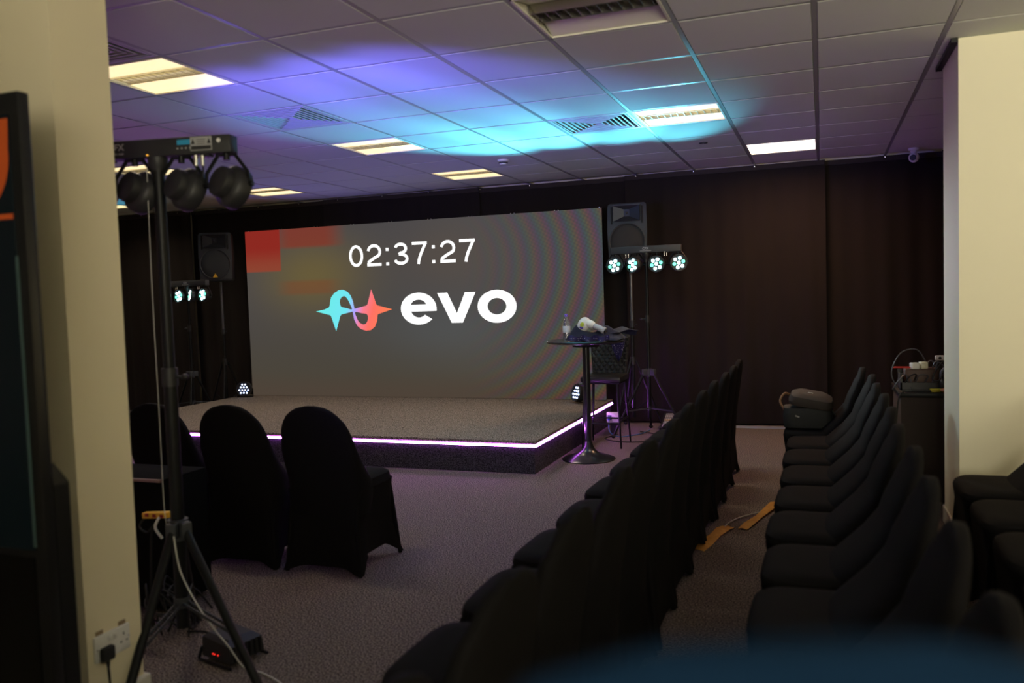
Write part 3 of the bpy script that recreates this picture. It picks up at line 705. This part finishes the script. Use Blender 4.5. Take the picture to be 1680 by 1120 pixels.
# ------------------------------------------------------------------ floor uplights on the stage
def uplight(label, loc, rz, tilt):
    t = thing('floor_spotlight', label, 'stage light', loc, rz)
    d = Vector((0, -1, tilt)).normalized(); p = Vector((0, 0, .105))
    h = MB().lathe([(0, -.045), (.075, -.045), (.088, -.03), (.092, .02), (.092, .040), (.084, .040), (.082, .030), (0, .030)], p, d, 28).build('housing', BLACKP, t)
    u = Vector((1, 0, 0)); v = d.cross(u); pts = []
    for r_, offs in ((-1.5, (-1, 0, 1)), (-.5, (-1.5, -.5, .5, 1.5)), (.5, (-1, 0, 1)), (1.5, (-.5, .5))):
        for c_ in offs: pts.append((c_*.036, r_*.034))
    for a, b in pts: MB().lathe([(.0105, 0), (.009, .005), (0, .008)], p+d*.032+u*a+v*b, d, 10).build('led', LEDB, h)
    MB().tube([(-.1, 0, .105), (-.1, .01, .012), (.1, .01, .012), (.1, 0, .105)], .007, 6, 1).build('bracket', BLACKM, t)
    return t
uplight('round black floor lamp with white-blue dots at the left end of the stage', (-6.62, 4.50, SZ), .35, .1)
uplight('round black floor lamp with white-blue dots at the right stage end behind the table pole', (-2.36, 4.42, SZ), -.75, .25)

# ------------------------------------------------------------------ round bar table, bottle, jacket, blower, stool
TX, TY = -1.83, 2.88
t = thing('bar_table', 'tall round black bar table with a trumpet base beside the stage corner', 'table', (TX-.02, TY, 0))
GB = mat('satin_black', (.012, .014, .014), .28, coat=.3)
MB().lathe([(0, .985), (.30, .985), (.325, .993), (.33, 1.004), (.322, 1.012), (0, 1.012)], n=48).build('tabletop', GB, t)
MB().lathe([(0, .955), (.11, .955), (.12, .985), (0, .985)]).build('mounting_plate', BLACKM, t)
MB().cyl((0, 0, .10), (0, 0, .96), .030, n=24).build('pole', GB, t)
MB().lathe([(0, .0), (.222, .0), (.226, .006), (.21, .016), (.15, .034), (.09, .056), (.055, .085), (.040, .12), (.032, .15), (0, .15)], n=48).build('base', GB, t)
MB().cyl((-.03, 0, .63), (-.075, 0, .63), .006).ell((-.08, 0, .63), (.010, .010, .014)).build('lever', BLACKP, t)
ZT = 1.012
t = thing('water_bottle', 'clear plastic water bottle with a purple cap standing on the bar table', 'bottle', (-2.005, 2.85, ZT))
PET = mat('clear_plastic', (.85, .88, .92), .08, trans=.9)
MB().lathe([(0, .002), (.026, 0), (.031, .006), (.031, .06), (.029, .075), (.031, .09), (.031, .12), (.028, .145), (.016, .185), (.0125, .195), (.0125, .205), (0, .205)]).build('body', PET, t)
MB().lathe([(.0315, .065), (.0318, .066), (.0318, .118), (.0315, .119)]).build('label', mat('white_label', (.6, .65, .75), .5), t)
MB().lathe([(0, .198), (.0145, .198), (.0145, .218), (.012, .221), (0, .221)]).build('cap', mat('purple_cap', (.22, .13, .75), .4), t)

def cloth(name, lab, cat, m, parent_loc, fn, nx=36, ny=26):
    b = MB(); R = [[b.bm.verts.new(fn(i/nx, j/ny)) for i in range(nx+1)] for j in range(ny+1)]
    for j in range(ny):
        for i in range(nx): b.bm.faces.new([R[j][i], R[j][i+1], R[j+1][i+1], R[j+1][i]])
    bmesh.ops.solidify(b.bm, geom=list(b.bm.faces), thickness=.006)
    return b
def jacket_fn(u, v):
    x = -1.975+.45*u; y = 2.66+.42*v
    e = math.sin(PI*min(1, max(0, u)))**.45*math.sin(PI*min(1, max(0, v)))**.4
    z = ZT+.006+e*(.048+.020*math.sin(u*7+v*4)+.014*math.sin(v*11-u*5)+.008*math.sin(u*19+3*v))
    z += .105*math.exp(-((u-.16)/.13)**2-((v-.5)/.32)**2)+.045*math.exp(-((u-.62)/.25)**2-((v-.55)/.3)**2)
    r = math.hypot(x-TX, y-TY)
    return (x, y, z)
NAVY = mat('navy_jacket_cloth', (.018, .022, .060), .8, sheen=.25, bump=.3, bscale=60)
def dotted():
    m = bpy.data.materials.new('dotted_lining'); m.use_nodes = True; nt = m.node_tree; b = nt.nodes['Principled BSDF']; b.inputs['Roughness'].default_value = .7
    tc = nt.nodes.new('ShaderNodeTexCoord'); v = nt.nodes.new('ShaderNodeTexVoronoi'); v.inputs['Scale'].default_value = 62; v.inputs['Randomness'].default_value = .5
    r = nt.nodes.new('ShaderNodeValToRGB'); r.color_ramp.elements[0].position = .18; r.color_ramp.elements[1].position = .24
    r.color_ramp.elements[0].color = (.6, .6, .8, 1); r.color_ramp.elements[1].color = (.035, .028, .14, 1)
    nt.links.new(tc.outputs['Object'], v.inputs['Vector']); nt.links.new(v.outputs['Distance'], r.inputs[0]); nt.links.new(r.outputs[0], b.inputs['Base Color']); return m
jk = thing('jacket', 'crumpled navy jacket with dotted lining draped from the bar table over the stool', 'jacket')
cloth('j', '', '', NAVY, None, jacket_fn).build('body', NAVY, jk)
def sleeve_fn(u, v):   # from table edge across to the stool back and down its front
    x = -1.70-.06*v+.27*(u-.4); 
    if v < .5: y = 2.80+v*1.84; z = ZT+.065-.012*v*2+.01*math.sin(u*8+v*9)
    else: y = 3.71+.012*math.sin(u*9); z = 1.06-(v-.5)*.1
    return (x, y+.01*math.sin(u*7), z+.012*math.sin(u*5+v*12))
cloth('s', '', '', NAVY, None, sleeve_fn, 14, 24).build('sleeve', NAVY, jk)
def tip_fn(u, v):
    wd = (1-v)**.7*.5+.02
    return (-1.775+(u-.5)*.20*wd*1.6+.01*v, 3.725-.012*math.sin(u*9)-.01*v, 1.0-.24*v)
o = cloth('l', '', '', NAVY, None, tip_fn, 12, 16).build('lining', dotted(), jk); o['label'] = 'purple dotted lining hanging down in a point'
def fringe_fn(u, v):
    return (-1.93+.34*u, 2.655-.02*math.sin(u*17)*v-.012, ZT+.040*(1-v)+.008*math.sin(u*21)+.004)
o = cloth('f', '', '', NAVY, None, fringe_fn, 24, 5).build('hem', dotted(), jk); o['label'] = 'dotted dark hem'

t = thing('handheld_blower', 'white rounded handheld blower with a grey tube nozzle lying on the jacket', 'blower', (-1.80, 2.80, ZT+.065))
t.scale = (.86, .86, .86)
MB().ell((-.045, 0, .075), (.062, .045, .078), (0, .5, 0), 24, 16).build('housing', WHITEP, t)
MB().lathe([(0, 0), (.042, 0), (.040, .05), (.030, .07)], (-.005, -.0, .09), (1, -.15, -.45)).build('shroud', WHITEP, t)
MB().lathe([(.024, .02), (.029, .02), (.029, .145), (.034, .15), (.034, .175), (.029, .177), (.029, .16), (0, .155)], (.01, -.0, .085), (1, -.15, -.45)).build('nozzle', mat('silver_plastic', (.42, .43, .45), .35), t)
for k in range(5): 
    a = 2*PI*k/5; MB().ell((.178+.01*math.cos(a)*.4, -.026+.014*math.cos(a), .010+.014*math.sin(a)), (.004, .006, .006)).build('jet', BLACKP, t)
MB().ell((-.052, -.0445, .078), (.020, .004, .026), (0, .4, 0)).build('green_sticker', mat('green_sticker', (.45, .55, .05), .5), t)
MB().ell((-.060, -.0445, .050), (.020, .004, .012), (0, .3, 0)).build('blue_sticker', mat('blue_sticker', (.07, .05, .3), .5), t)

t = thing('bar_stool', 'black bar stool with diamond quilted backrest beside the bar table', 'stool', (-1.865, 3.58, 0))
def quilt():
    m = bpy.data.materials.new('quilted_leather'); m.use_nodes = True; nt = m.node_tree; b = nt.nodes['Principled BSDF']
    b.inputs['Base Color'].default_value = (.035, .038, .038, 1); b.inputs['Roughness'].default_value = .42
    return m
QL = quilt(); hw = .185
b = MB(); nx, nz = 54, 60; R = []
def qdepth(x, z):
    a = (x+z*.75)/.052; c = (x-z*.75)/.052
    fa = abs(a-round(a)); fc = abs(c-round(c)); return .010*min(1, min(fa, fc)*5)
for j in range(nz+1):
    row = []
    for i in range(nx+1):
        v = j/nz; u = i/nx*2-1; z = .64+.385*v; x = u*(.165+.030*v)
        edge = min(1, (1-abs(u))*12)*min(1, (1-v)*14)
        row.append(b.bm.verts.new((x, .175+.05*v-.02*(1-u*u)*-.5-qdepth(x, z)*edge-.010*edge, z-.02*(abs(u)**6)*(v > .8)*(v-.8)*5)))
    R.append(row)
for j in range(nz):
    for i in range(nx): b.bm.faces.new([R[j][i], R[j][i+1], R[j+1][i+1], R[j+1][i]])
bmesh.ops.solidify(b.bm, geom=list(b.bm.faces), thickness=-.022)
b.build('backrest', QL, t)
MB().box((0, -.01, .620), (.375, .37, .055), bev=.018).build('seat', mat('black_leather', (.012, .012, .012), .4), t)
MB().box((0, -.01, .586), (.34, .34, .014)).build('seat_frame', BLACKM, t, False)
for sx_, sy_ in ((-1, -1), (1, -1), (-1, 1), (1, 1)):
    MB().cyl((sx_*.150, sy_*.155-.01, .59), (sx_*.180, sy_*.195, 0), .0125, .008).build('leg', BLACKM, t)
MB().tube([(-.168, -.178, .22), (.168, -.178, .22)], .008, 8, 1).tube([(-.168, .172, .22), (.168, .172, .22)], .008, 8, 1).build('footrest', BLACKM, t)
MB().tube([(-.168, -.178, .24), (-.168, .172, .24)], .008, 8, 1).tube([(.168, -.178, .24), (.168, .172, .24)], .008, 8, 1).build('stretcher', BLACKM, t)

# power box and cables beside the stage, strobe panels
t = thing('socket_box', 'small white power socket box beside the right side of the stage', 'socket box', (-1.93, 4.12, 0))
MB().box((0, 0, .17), (.12, .05, .10), bev=.004).build('housing', WHITEP, t)
MB().box((0, .01, .06), (.05, .03, .12)).build('support', BLACKP, t, False)
for x in (-.03, .03): MB().box((x, -.027, .17), (.04, .006, .05), bev=.002).build('socket_plate', GREYP if x < 0 else WHITEP, t)
MB().box((-.03, -.045, .165), (.03, .03, .035), bev=.004).build('plug', mat('blue_plug', (.03, .08, .3), .4), t)
t = tag(MB().tube([(-1.96, 4.07, .16), (-1.94, 4.0, .05), (-1.85, 3.98, .006), (-1.74, 4.05, .006), (-1.66, 4.2, .006), (-1.62, 4.38, .01)], .005).build('cable', mat('blue_cable', (.05, .15, .35), .5)), 'blue cable curling on the floor from the white socket box', 'cable')
tag(MB().tube([(-1.88, 4.08, .006), (-1.95, 3.85, .006), (-1.75, 3.70, .006), (-1.5, 3.8, .006), (-1.45, 4.1, .006), (-1.7, 4.3, .006)], .005).build('cable', RUBBER), 'black cable looped on the floor behind the bar stool', 'cable')
def strobe(label, loc, rx, rz, w_, h_, lit):
    t = thing('led_panel', label, 'light panel', loc, rz)
    M = Matrix.Rotation(rx, 4, 'X')
    MB().box((0, 0, .025), (w_, h_, .05), bev=.006).build('housing', BLACKP, t, xf=M)
    def gm():
        m = bpy.data.materials.new('led_grid'); m.use_nodes = True; nt = m.node_tree; b_ = nt.nodes['Principled BSDF']
        tc = nt.nodes.new('ShaderNodeTexCoord'); v = nt.nodes.new('ShaderNodeTexVoronoi'); v.inputs['Scale'].default_value = 55; v.inputs['Randomness'].default_value = .1
        r = nt.nodes.new('ShaderNodeValToRGB'); r.color_ramp.elements[0].color = (.9, .9, 1, 1); r.color_ramp.elements[1].color = (.12, .12, .14, 1); r.color_ramp.elements[1].position = .6
        nt.links.new(tc.outputs['Object'], v.inputs['Vector']); nt.links.new(v.outputs['Distance'], r.inputs[0]); nt.links.new(r.outputs[0], b_.inputs['Base Color']); return m
    f = MB().box((0, 0, .051), (w_-.05, h_-.05, .003)).build('led_face', gm() if not lit else mat('cool_panel', (.6, .7, .8), .5, emit=(.35, .55, .8), es=.35), t, False, xf=M)
    if not lit: MB().box((0, 0, .053), (w_-.06, .02, .002)).build('yellow_strip', YELLOW, f, False, xf=M)
    MB().tube([(-w_/2-.012, 0, .02), (-w_/2-.012, h_*.5, -.0+.02), (w_/2+.012, h_*.5, .02), (w_/2+.012, 0, .02)], .006, 6, 1).build('bracket', BLACKM, t, xf=M)
    return t
strobe('flat black panel light with a white bead grid face on the floor by the tripods', (-1.31, 4.52, .045), .20, .05, .42, .44, False)
strobe('pale blue lit flat panel leaning behind the left end of the stage', (-7.12, 3.62, .16), .45, .3, .36, .30, True)

# ------------------------------------------------------------------ yellow tape and white wire in the aisle
def tape_strip(label, pts, wd):
    b = MB(); L = [];
    for k, (x, y, z) in enumerate(pts):
        p = Vector((x, y, z)); q = Vector(pts[min(k+1, len(pts)-1)])-Vector(pts[max(k-1, 0)]); n = Vector((-q.y, q.x, 0)).normalized()*wd*(.5+.08*math.sin(k*2.3))
        L.append([b.bm.verts.new(p-n), b.bm.verts.new(p+n*.0+Vector((0, 0, .006))), b.bm.verts.new(p+n)])
    for A, B in zip(L, L[1:]):
        for i in (0, 1): b.bm.faces.new([A[i], A[i+1], B[i+1], B[i]])
    bmesh.ops.solidify(b.bm, geom=list(b.bm.faces), thickness=.002)
    return tag(b.build('floor_tape', TAPEM), label, 'tape', 'strips of yellow tape on the carpet')
tape_strip('wide strip of yellow tape on the aisle carpet, nearer the middle row', [(-.625, .56, .004), (-.60, .70, .004), (-.565, .85, .010), (-.535, .99, .012), (-.515, 1.06, .004)], .075)
tape_strip('crumpled yellow tape strip on the aisle carpet reaching under the right row', [(-.430, 1.03, .004), (-.400, 1.14, .012), (-.355, 1.32, .010), (-.31, 1.50, .016), (-.285, 1.70, .006)], .055)
tag(MB().tube([(-.53, 1.02, .010), (-.518, 1.12, .010), (-.47, 1.26, .008), (-.40, 1.36, .01), (-.34, 1.42, .012)], .0035).build('wire', WCABLE), 'thin pale wire joining the two yellow tape strips', 'wire')

# ------------------------------------------------------------------ black camera bag on the end chair
BG = mat('bag_nylon', (.016, .018, .018), .7, bump=.2, bscale=300); BR = mat('bag_lid_cloth', (.025, .018, .013), .75, bump=.2, bscale=300)
t = thing('camera_bag', 'black open-topped camera bag with angled lid on the far chair of the right row', 'bag', (-.075, 1.80, .489))
t.scale = (.90, .95, 1)
def rr(z, hx, hy, x0=0, n=24, e=5):
    out = []
    for k in range(n):
        a = 2*PI*k/n; c, s = math.cos(a), math.sin(a)
        out.append((x0+hx*math.copysign(abs(c)**(2/e), c), hy*math.copysign(abs(s)**(2/e), s), z))
    return out
MB().loft([rr(0, .155, .10), rr(.01, .165, .115), rr(.08, .170, .12), rr(.135, .165, .115)]).build('body', BG, t)
l = MB().loft([rr(0, .150, .125), rr(.02, .155, .13), rr(.055, .14, .12), rr(.075, .095, .09)]).build('lid', BR, t, xf=Matrix.Translation((.02, .0, .150)) @ Matrix.Rotation(.16, 4, 'Y') @ Matrix.Rotation(.10, 4, 'X'))
MB().box((.02, -.02, .226), (.03, .018, .003), rot=(0, .16, .4)).build('emblem', WHITEP, l, False)
MB().tube([(-.16, -.05, .12), (-.19, -.02, .17), (-.16, .03, .215), (-.12, .06, .20)], .008).build('strap', mat('tan_edge', (.18, .09, .04), .6), t)
MB().box((-.07, -.121, .085), (.03, .006, .010), rot=(0, .3, 0)).build('buckle', CHROME, t, False)
MB().tube([(.16, -.06, .12), (.20, -.08, .06), (.16, -.10, .01)], .007).build('handle', BG, t)

# ------------------------------------------------------------------ equipment table on the right
t = thing('equipment_table', 'black cloth covered table behind the right chairs against the pillar', 'table', (1.1, 2.22, 0))
MB().box((0, 0, .69), (1.26, .62, .03), bev=.006).build('tabletop', BLACKM, t)
b = MB(); n = 60; rings = []
for zz, f in ((.675, 0), (.60, .4), (.3, .8), (.01, 1)):
    ring = []
    for k in range(n):
        a = k/n*4; s_ = int(a); q = a-s_
        P4 = [(-.615, -.30), (.615, -.30), (.615, .30), (-.615, .30)]; A, B = P4[s_], P4[(s_+1) % 4]
        x, y = A[0]+(B[0]-A[0])*q, A[1]+(B[1]-A[1])*q; wv = 1+.02*f*math.sin(k*2.1)
        ring.append((x*wv, y*wv, zz))
    rings.append(ring)
b.loft(rings).build('table_skirt', DRAPE, t)
ZD = .705
def small(name, label, cat, loc, rz=0): return thing(name, label, cat, loc, rz)
t = small('equipment_case', 'dark open box of equipment standing on the table by the right pillar', 'case', (.62, 2.12, ZD))
MB().box((0, 0, .005), (.26, .22, .01)).box((0, .105, .065), (.26, .01, .12)).box((-.125, 0, .055), (.01, .22, .10)).box((.125, 0, .055), (.01, .22, .10)).box((0, -.105, .03), (.26, .01, .05)).build('case_shell', BLACKP, t, False)
MB().box((0, 0, .08), (.20, .16, .12), bev=.01).build('insert', mat('brown_board', (.06, .022, .012), .5), t)
t = small('power_adapter', 'white double power adapter lying on the table clutter', 'adapter', (.60, 2.05, ZD+.141), .3)
MB().box((-.025, 0, .02), (.05, .045, .04), bev=.006).build('body', WHITEP, t); MB().box((.03, 0, .022), (.045, .05, .044), bev=.006).build('plug', mat('cream_plastic', (.7, .68, .5), .4), t)
t = small('red_cable', 'red cable coil on top of the table clutter', 'cable', (.52, 2.04, ZD+.146))
MB().tube([(-.07, 0, .004), (-.02, -.02, .006), (.03, 0, .004), (.07, .02, .006), (.03, .035, .004), (-.04, .03, .005), (-.06, .01, .008)], .004).build('cord', mat('red_plastic', (.55, .03, .02), .4), t)
t = small('small_camera', 'small white device raised on a thin arm above the cluttered table', 'device', (.74, 2.2, ZD))
MB().cyl((0, 0, 0), (0, 0, .012), .04).build('base', BLACKP, t); MB().tube([(0, 0, .01), (-.02, 0, .12), (.0, -.01, .19)], .005).build('arm', GREYP, t)
o = MB().box((.0, -.012, .20), (.055, .03, .032), bev=.005).build('body', WHITEP, t); MB().lathe([(0, .004), (.009, .003), (.010, 0)], (0, -.028, .20), (0, -1, 0)).build('lens', BLACKP, o)
t = small('headphones', 'dark headphones with a grey band propped on the equipment table', 'headphones', (.80, 2.03, ZD), .2)
MB().tube([(-.075, 0, .04), (-.07, 0, .13), (0, 0, .17), (.07, 0, .13), (.075, 0, .04)], .008).build('headband', mat('grey_blue', (.12, .14, .20), .4), t)
for x in (-.072, .072): MB().ell((x, 0, .042), (.020, .036, .042)).build('ear_cup', BLACKP, t)
for k, (x, y, z, c_, lab) in enumerate([(.70, 1.97, ZD, (.5, .42, .02), 'thin yellow folded tool on the equipment table edge'), (.73, 1.95, ZD+.0, (.35, .12, .04), 'small orange pouch on the equipment table edge'), (.97, 2.02, ZD, (.25, .02, .015), 'dark red box on the equipment table touching the pillar side')]):
    if k == 0: tag(MB().box((x, y, z+.016), (.085, .03, .010), bev=.003).box((x, y, z+.006), (.07, .026, .012), bev=.003).build('folded_tool', mat('tool_yellow', c_, .5)), lab, 'tool')
    elif k == 1: tag(MB().ell((x+.02, y-.015, z+.015), (.04, .025, .015)).build('pouch', mat('pouch_orange', c_, .6)), lab, 'pouch')
    else: tag(MB().box((x, y, z+.035), (.22, .12, .07), bev=.006).build('storage_box', mat('dark_red', c_, .5)), lab, 'box')
for k in range(6):
    pts = []; cx_, cy_ = .50+.05*k, 2.0+random.uniform(-.03, .10); zz = ZD+.01
    for j in range(9):
        a = j*.9+k; r_ = .05+.03*math.sin(j*1.7+k); pts.append((cx_+r_*math.cos(a), cy_+r_*math.sin(a)*.7, zz+.10*abs(math.sin(j*.8+k))*(1 if k < 4 else 1.8)))
    tag(MB().tube(pts, .0045, 6, 4).build('cable', RUBBER if k % 2 else mat('grey_cable', (.07, .07, .08), .4)), 'tangled dark cable loop on the cluttered equipment table', 'cable', 'tangled cables on the equipment table')
tag(MB().tube([(.47, 2.03, ZD+.02), (.44, 2.05, ZD+.12), (.50, 2.1, ZD+.24), (.60, 2.12, ZD+.26), (.66, 2.14, ZD+.16)], .004).build('cable', mat('grey_cable', (.07, .07, .08), .4)), 'thin grey cable arching highest above the equipment table', 'cable')
tag(MB().tube([(.50, 1.915, ZD+.004), (.47, 1.885, ZD-.03), (.455, 1.88, ZD-.2), (.46, 1.89, ZD-.45), (.455, 1.88, .1), (.46, 1.84, .006)], .005).build('cable', RUBBER), 'black cable hanging down the corner of the equipment table', 'cable')

# ------------------------------------------------------------------ left foreground: totem, socket, case, uplighter, cables
t = thing('poster_display', 'tall black framed display screen at the left edge before the pillar', 'display', (-2.33, -2.30, 0))
fx = .39   # right outer edge local x
MB().box((0, .018, 1.045), (2*fx, .036, 1.87), bev=.006).build('frame', mat('frame_black', (.010, .010, .011), .3), t)
PB = mat('poster_back', (.004, .008, .010), .25, emit=(.02, .05, .06), es=.03)
MB().box((-.0, -.002, 1.34), (2*fx-.07, .004, 1.16)).build('screen', PB, t, False)
OR = mat('poster_orange', (.40, .07, .015), .5, emit=(.75, .10, .012), es=.12)
TE = mat('poster_teal', (.04, .12, .13), .5, emit=(.06, .16, .17), es=.12)
sx0 = fx-.035
Mq = Matrix.Translation((0, -.005, 0)) @ UPRIGHT
cxo, czo = sx0-.175, 1.835
RO = [(cxo, czo+.075)] + [(sx0, czo+.075)] + arc(cxo, czo-.02, .170, .165, 5, -90, 20) + arc(cxo, czo-.02, .10, .085, -90, 40, 20)
shape_mesh('orange_ring', [RO], OR, t, Mq)
MB().box((sx0-.16, -.0055, 1.655), (.32, .001, .014)).build('orange_line', OR, t, False)
MB().box((sx0+.004, -.006, 1.16), (.006, .004, .78)).build('edge_highlight', mat('edge_teal', (.07, .12, .12), .3), t, False)
def sil(pts): return catmull(pts, 5)
shape_mesh('pale_figure', [sil([(sx0-.30, .90), (sx0-.16, .90), (sx0-.14, .93), (sx0-.17, .97), (sx0-.15, 1.02), (sx0-.17, 1.07), (sx0-.21, 1.10), (sx0-.26, 1.06)])], TE, t, Mq)
MB().box((0, -.001, .45), (2*fx-.08, .006, .58)).build('lower_panel', mat('gloss_black', (.004, .004, .004), .15), t, False)
bs = MB().loft([[(-fx+.01, .036, .1), (fx, .036, .1), (fx, .085, .1), (-fx+.01, .085, .1)], [(-fx+.01, .036, .93), (fx, .036, .93), (fx, .085, .93), (-fx+.01, .085, .93)], [(-fx+.01, .036, .99), (fx-.005, .036, .99), (fx-.005, .045, .99), (-fx+.01, .045, .99)]])
bs.build('rear_housing', mat('frame_black', (.01, .01, .011), .3), t, False)
MB().box((0, .03, .02), (2*fx+.04, .42, .04), bev=.01).box((0, .04, .07), (2*fx-.1, .10, .10)).build('base', mat('frame_black', (.01, .01, .011), .3), t)

# socket on the pillar (right side face, x = PLX)
t = thing('wall_socket', 'white double wall socket with rocker switches on the left pillar', 'socket', (PLX, -1.835, .287))
MB().box((.006, 0, 0), (.012, .146, .086), bev=.003).build('faceplate', WHITEP, t)
for y in (-.016, .006): MB().box((.0135, y, .024), (.005, .012, .018), rot=(0, .15, 0), bev=.001).build('switch', WHITEP, t)
for y, z, a, b_ in ((.045, .016, .004, .010), (.033, -.010, .009, .004), (.058, -.010, .009, .004)): MB().box((.0125, y, z), (.001, a, b_)).build('pin_hole', BLACKP, t, False)
for y in (-.066, .066): MB().lathe([(0, .001), (.003, .001), (.003, 0)], (.012, y, 0), (1, 0, 0), 10).build('screw', CHROME, t)
for y in (-.045, .05): MB().box((.001, y, .050), (.002, .030, .014)).build('chipped_paint', mat('bare_plaster', (.28, .2, .12), .9), t, False)
t = thing('power_plug', 'black power plug pushed into the wall socket, cord hanging down', 'plug', (PLX+.012, -1.872, .268))
MB().box((.012, 0, 0), (.024, .050, .048), bev=.008).cyl((.012, 0, -.02), (.012, 0, -.045), .007, .005).build('body', RUBBER, t)
MB().tube([(.012, 0, -.045), (.014, .002, -.12), (.02, .004, -.2), (.035, .0, -.262)], .004).build('cord', RUBBER, t)

t = thing('flight_case', 'black equipment case with metal edge trim behind the tripod and pillar', 'case', (-3.13, -.82, 0))
MB().box((0, 0, .32), (.66, .30, .60), bev=.006).build('shell', mat('case_black', (.003, .003, .003), .9, spec=.1), t)
MB().box((0, -.15, .615), (.66, .012, .012)).build('edge_trim', mat('dull_trim', (.25, .16, .14), .35, .7), t, False)
for x in (-.28, .28):
    for y in (-.11, .11): MB().cyl((x-.012, y, .02), (x+.012, y, .02), .02).build('wheel', RUBBER, t)
t = thing('socket_strip', 'yellow plastic socket strip hanging beside the black case', 'socket strip', (-2.68, -1.13, .42))
MB().box((0, 0, .09), (.14, .03, .026), rot=(0, -.08, 0), bev=.004).build('body', YELLOW, t)
for x in (-.04, 0, .04): MB().box((x, -.017, .09), (.018, .003, .014)).build('socket', mat('dark_red', (.25, .02, .015), .5), t, False)
MB().tube([(.03, -.02, .085), (.035, -.05, .05), (.05, -.03, 0)], .006).build('white_lead', WCABLE, t)
MB().tube([(-.06, 0, .08), (-.08, -.02, .04), (-.03, -.03, .02), (.0, -.02, .05), (-.03, -.01, -.02), (-.06, 0, -.38), (-.03, 0, -.39)], .005).build('black_lead', RUBBER, t)
# uplighter on the floor
t = thing('uplighter', 'black wedge shaped floor uplighter with red indicator dots by the tripod foot', 'floor light', (-2.19, -1.27, 0), math.radians(-14))
t.scale = (.8, .8, .8)
b = MB().loft([[(-.12, -.10, .025), (.10, -.10, .025), (.10, .10, .025), (-.12, .10, .025)], [(-.12, -.095, .12), (.09, -.095, .10), (.09, .095, .10), (-.12, .095, .12)], [(-.10, -.07, .135), (.05, -.07, .125), (.05, .07, .125), (-.10, .07, .135)]])
b.build('housing', BLACKP, t, False)
for k in range(6): MB().box((.098, -.075+.03*k, .065), (.01, .006, .07)).build('cooling_fin', BLACKM, t, False)
MB().tube([(-.135, -.11, .008), (.11, -.11, .008)], .008, 6, 1).tube([(-.135, .11, .008), (.11, .11, .008)], .008, 6, 1).tube([(-.135, -.11, .01), (-.12, -.10, .07)], .008, 6, 1).build('bracket', BLACKM, t)
RED = mat('red_led', (.5, .02, .01), .4, emit=(1, .03, .02), es=1.5)
for x in (-.035, -.022, .004): MB().box((x, -.101, .05), (.007, .003, .004)).build('indicator', RED, t, False)
tag(MB().tube([(-2.274, -1.475, .542), (-2.253, -1.475, .415), (-2.201, -1.463, .299), (-2.138, -1.445, .194), (-2.085, -1.430, .124), (-2.05, -1.40, .04), (-2.02, -1.36, .008), (-1.952, -1.379, .006), (-1.87, -1.417, .006), (-1.769, -1.485, .006), (-1.60, -1.60, .006)], .0032).build('cable', WCABLE), 'white cable running from the tripod hub down across the floor', 'cable')
tag(MB().tube([(-2.352, -1.425, 1.93), (-2.354, -1.43, 1.5), (-2.358, -1.425, 1.0), (-2.358, -1.425, .62), (-2.33, -1.432, .53)], .0014).build('cable', WCABLE), 'thin white cable running up the pole of the front tripod stand', 'cable')
for k in range(7):
    pts = []; cx_, cy_ = -2.62+.04*random.uniform(-1, 1), -1.12+.06*random.uniform(-1, 1)
    for j in range(9):
        a = j*1.1+k*.7; r_ = .05+.05*random.random(); pts.append((cx_+r_*math.cos(a), cy_+r_*math.sin(a), .008+.24*abs(math.sin(j*.5+k*.3))*random.uniform(.4, 1)))
    pts[0] = (pts[0][0], pts[0][1], .006)
    tag(MB().tube(pts, .004, 6, 4).build('cable', RUBBER), 'tangled black cable in the heap on the carpet beside the front tripod', 'cable', 'black cable heap by the front tripod')
tag(MB().tube([(-2.56, -1.12, .006), (-2.48, -1.10, .006), (-2.38, -1.14, .006), (-2.30, -1.20, .02)], .004).build('cable', RUBBER), 'black cable lying between the cable heap and the uplighter', 'cable')

# ------------------------------------------------------------------ near unidentified blue blur, made up as a stool
t = thing('blue_blur', 'out of focus dark blue shape right in front of the camera, made up as a stool', 'stool', (-.084, -3.684, 0), math.radians(20))
b = MB(); rings = []
for z, hw_, th in ((1.05, .12, .015), (1.13, .125, .020), (1.21, .123, .020), (1.255, .11, .018), (1.275, .09, .012), (1.285, .05, .006)):
    rings.append([(hw_*math.copysign(abs(math.cos(2*PI*k/28))**.5, math.cos(2*PI*k/28))+.10, th*math.sin(2*PI*k/28), z) for k in range(28)])
b.loft(rings).build('backrest', BLUEF, t)
MB().box((.10, .17, .76), (.40, .36, .06), bev=.02).build('seat', BLUEF, t)
for x in (.03, .17): MB().cyl((x, 0, 1.09), (x, .02, .76), .011).build('back_post', BLACKM, t)
for x, y in ((-.06, .02), (.26, .02), (-.06, .32), (.26, .32)): MB().cyl((x, y, .74), (x+(x-.1)*.25, y+(y-.17)*.25, 0), .013).build('leg', BLACKM, t)
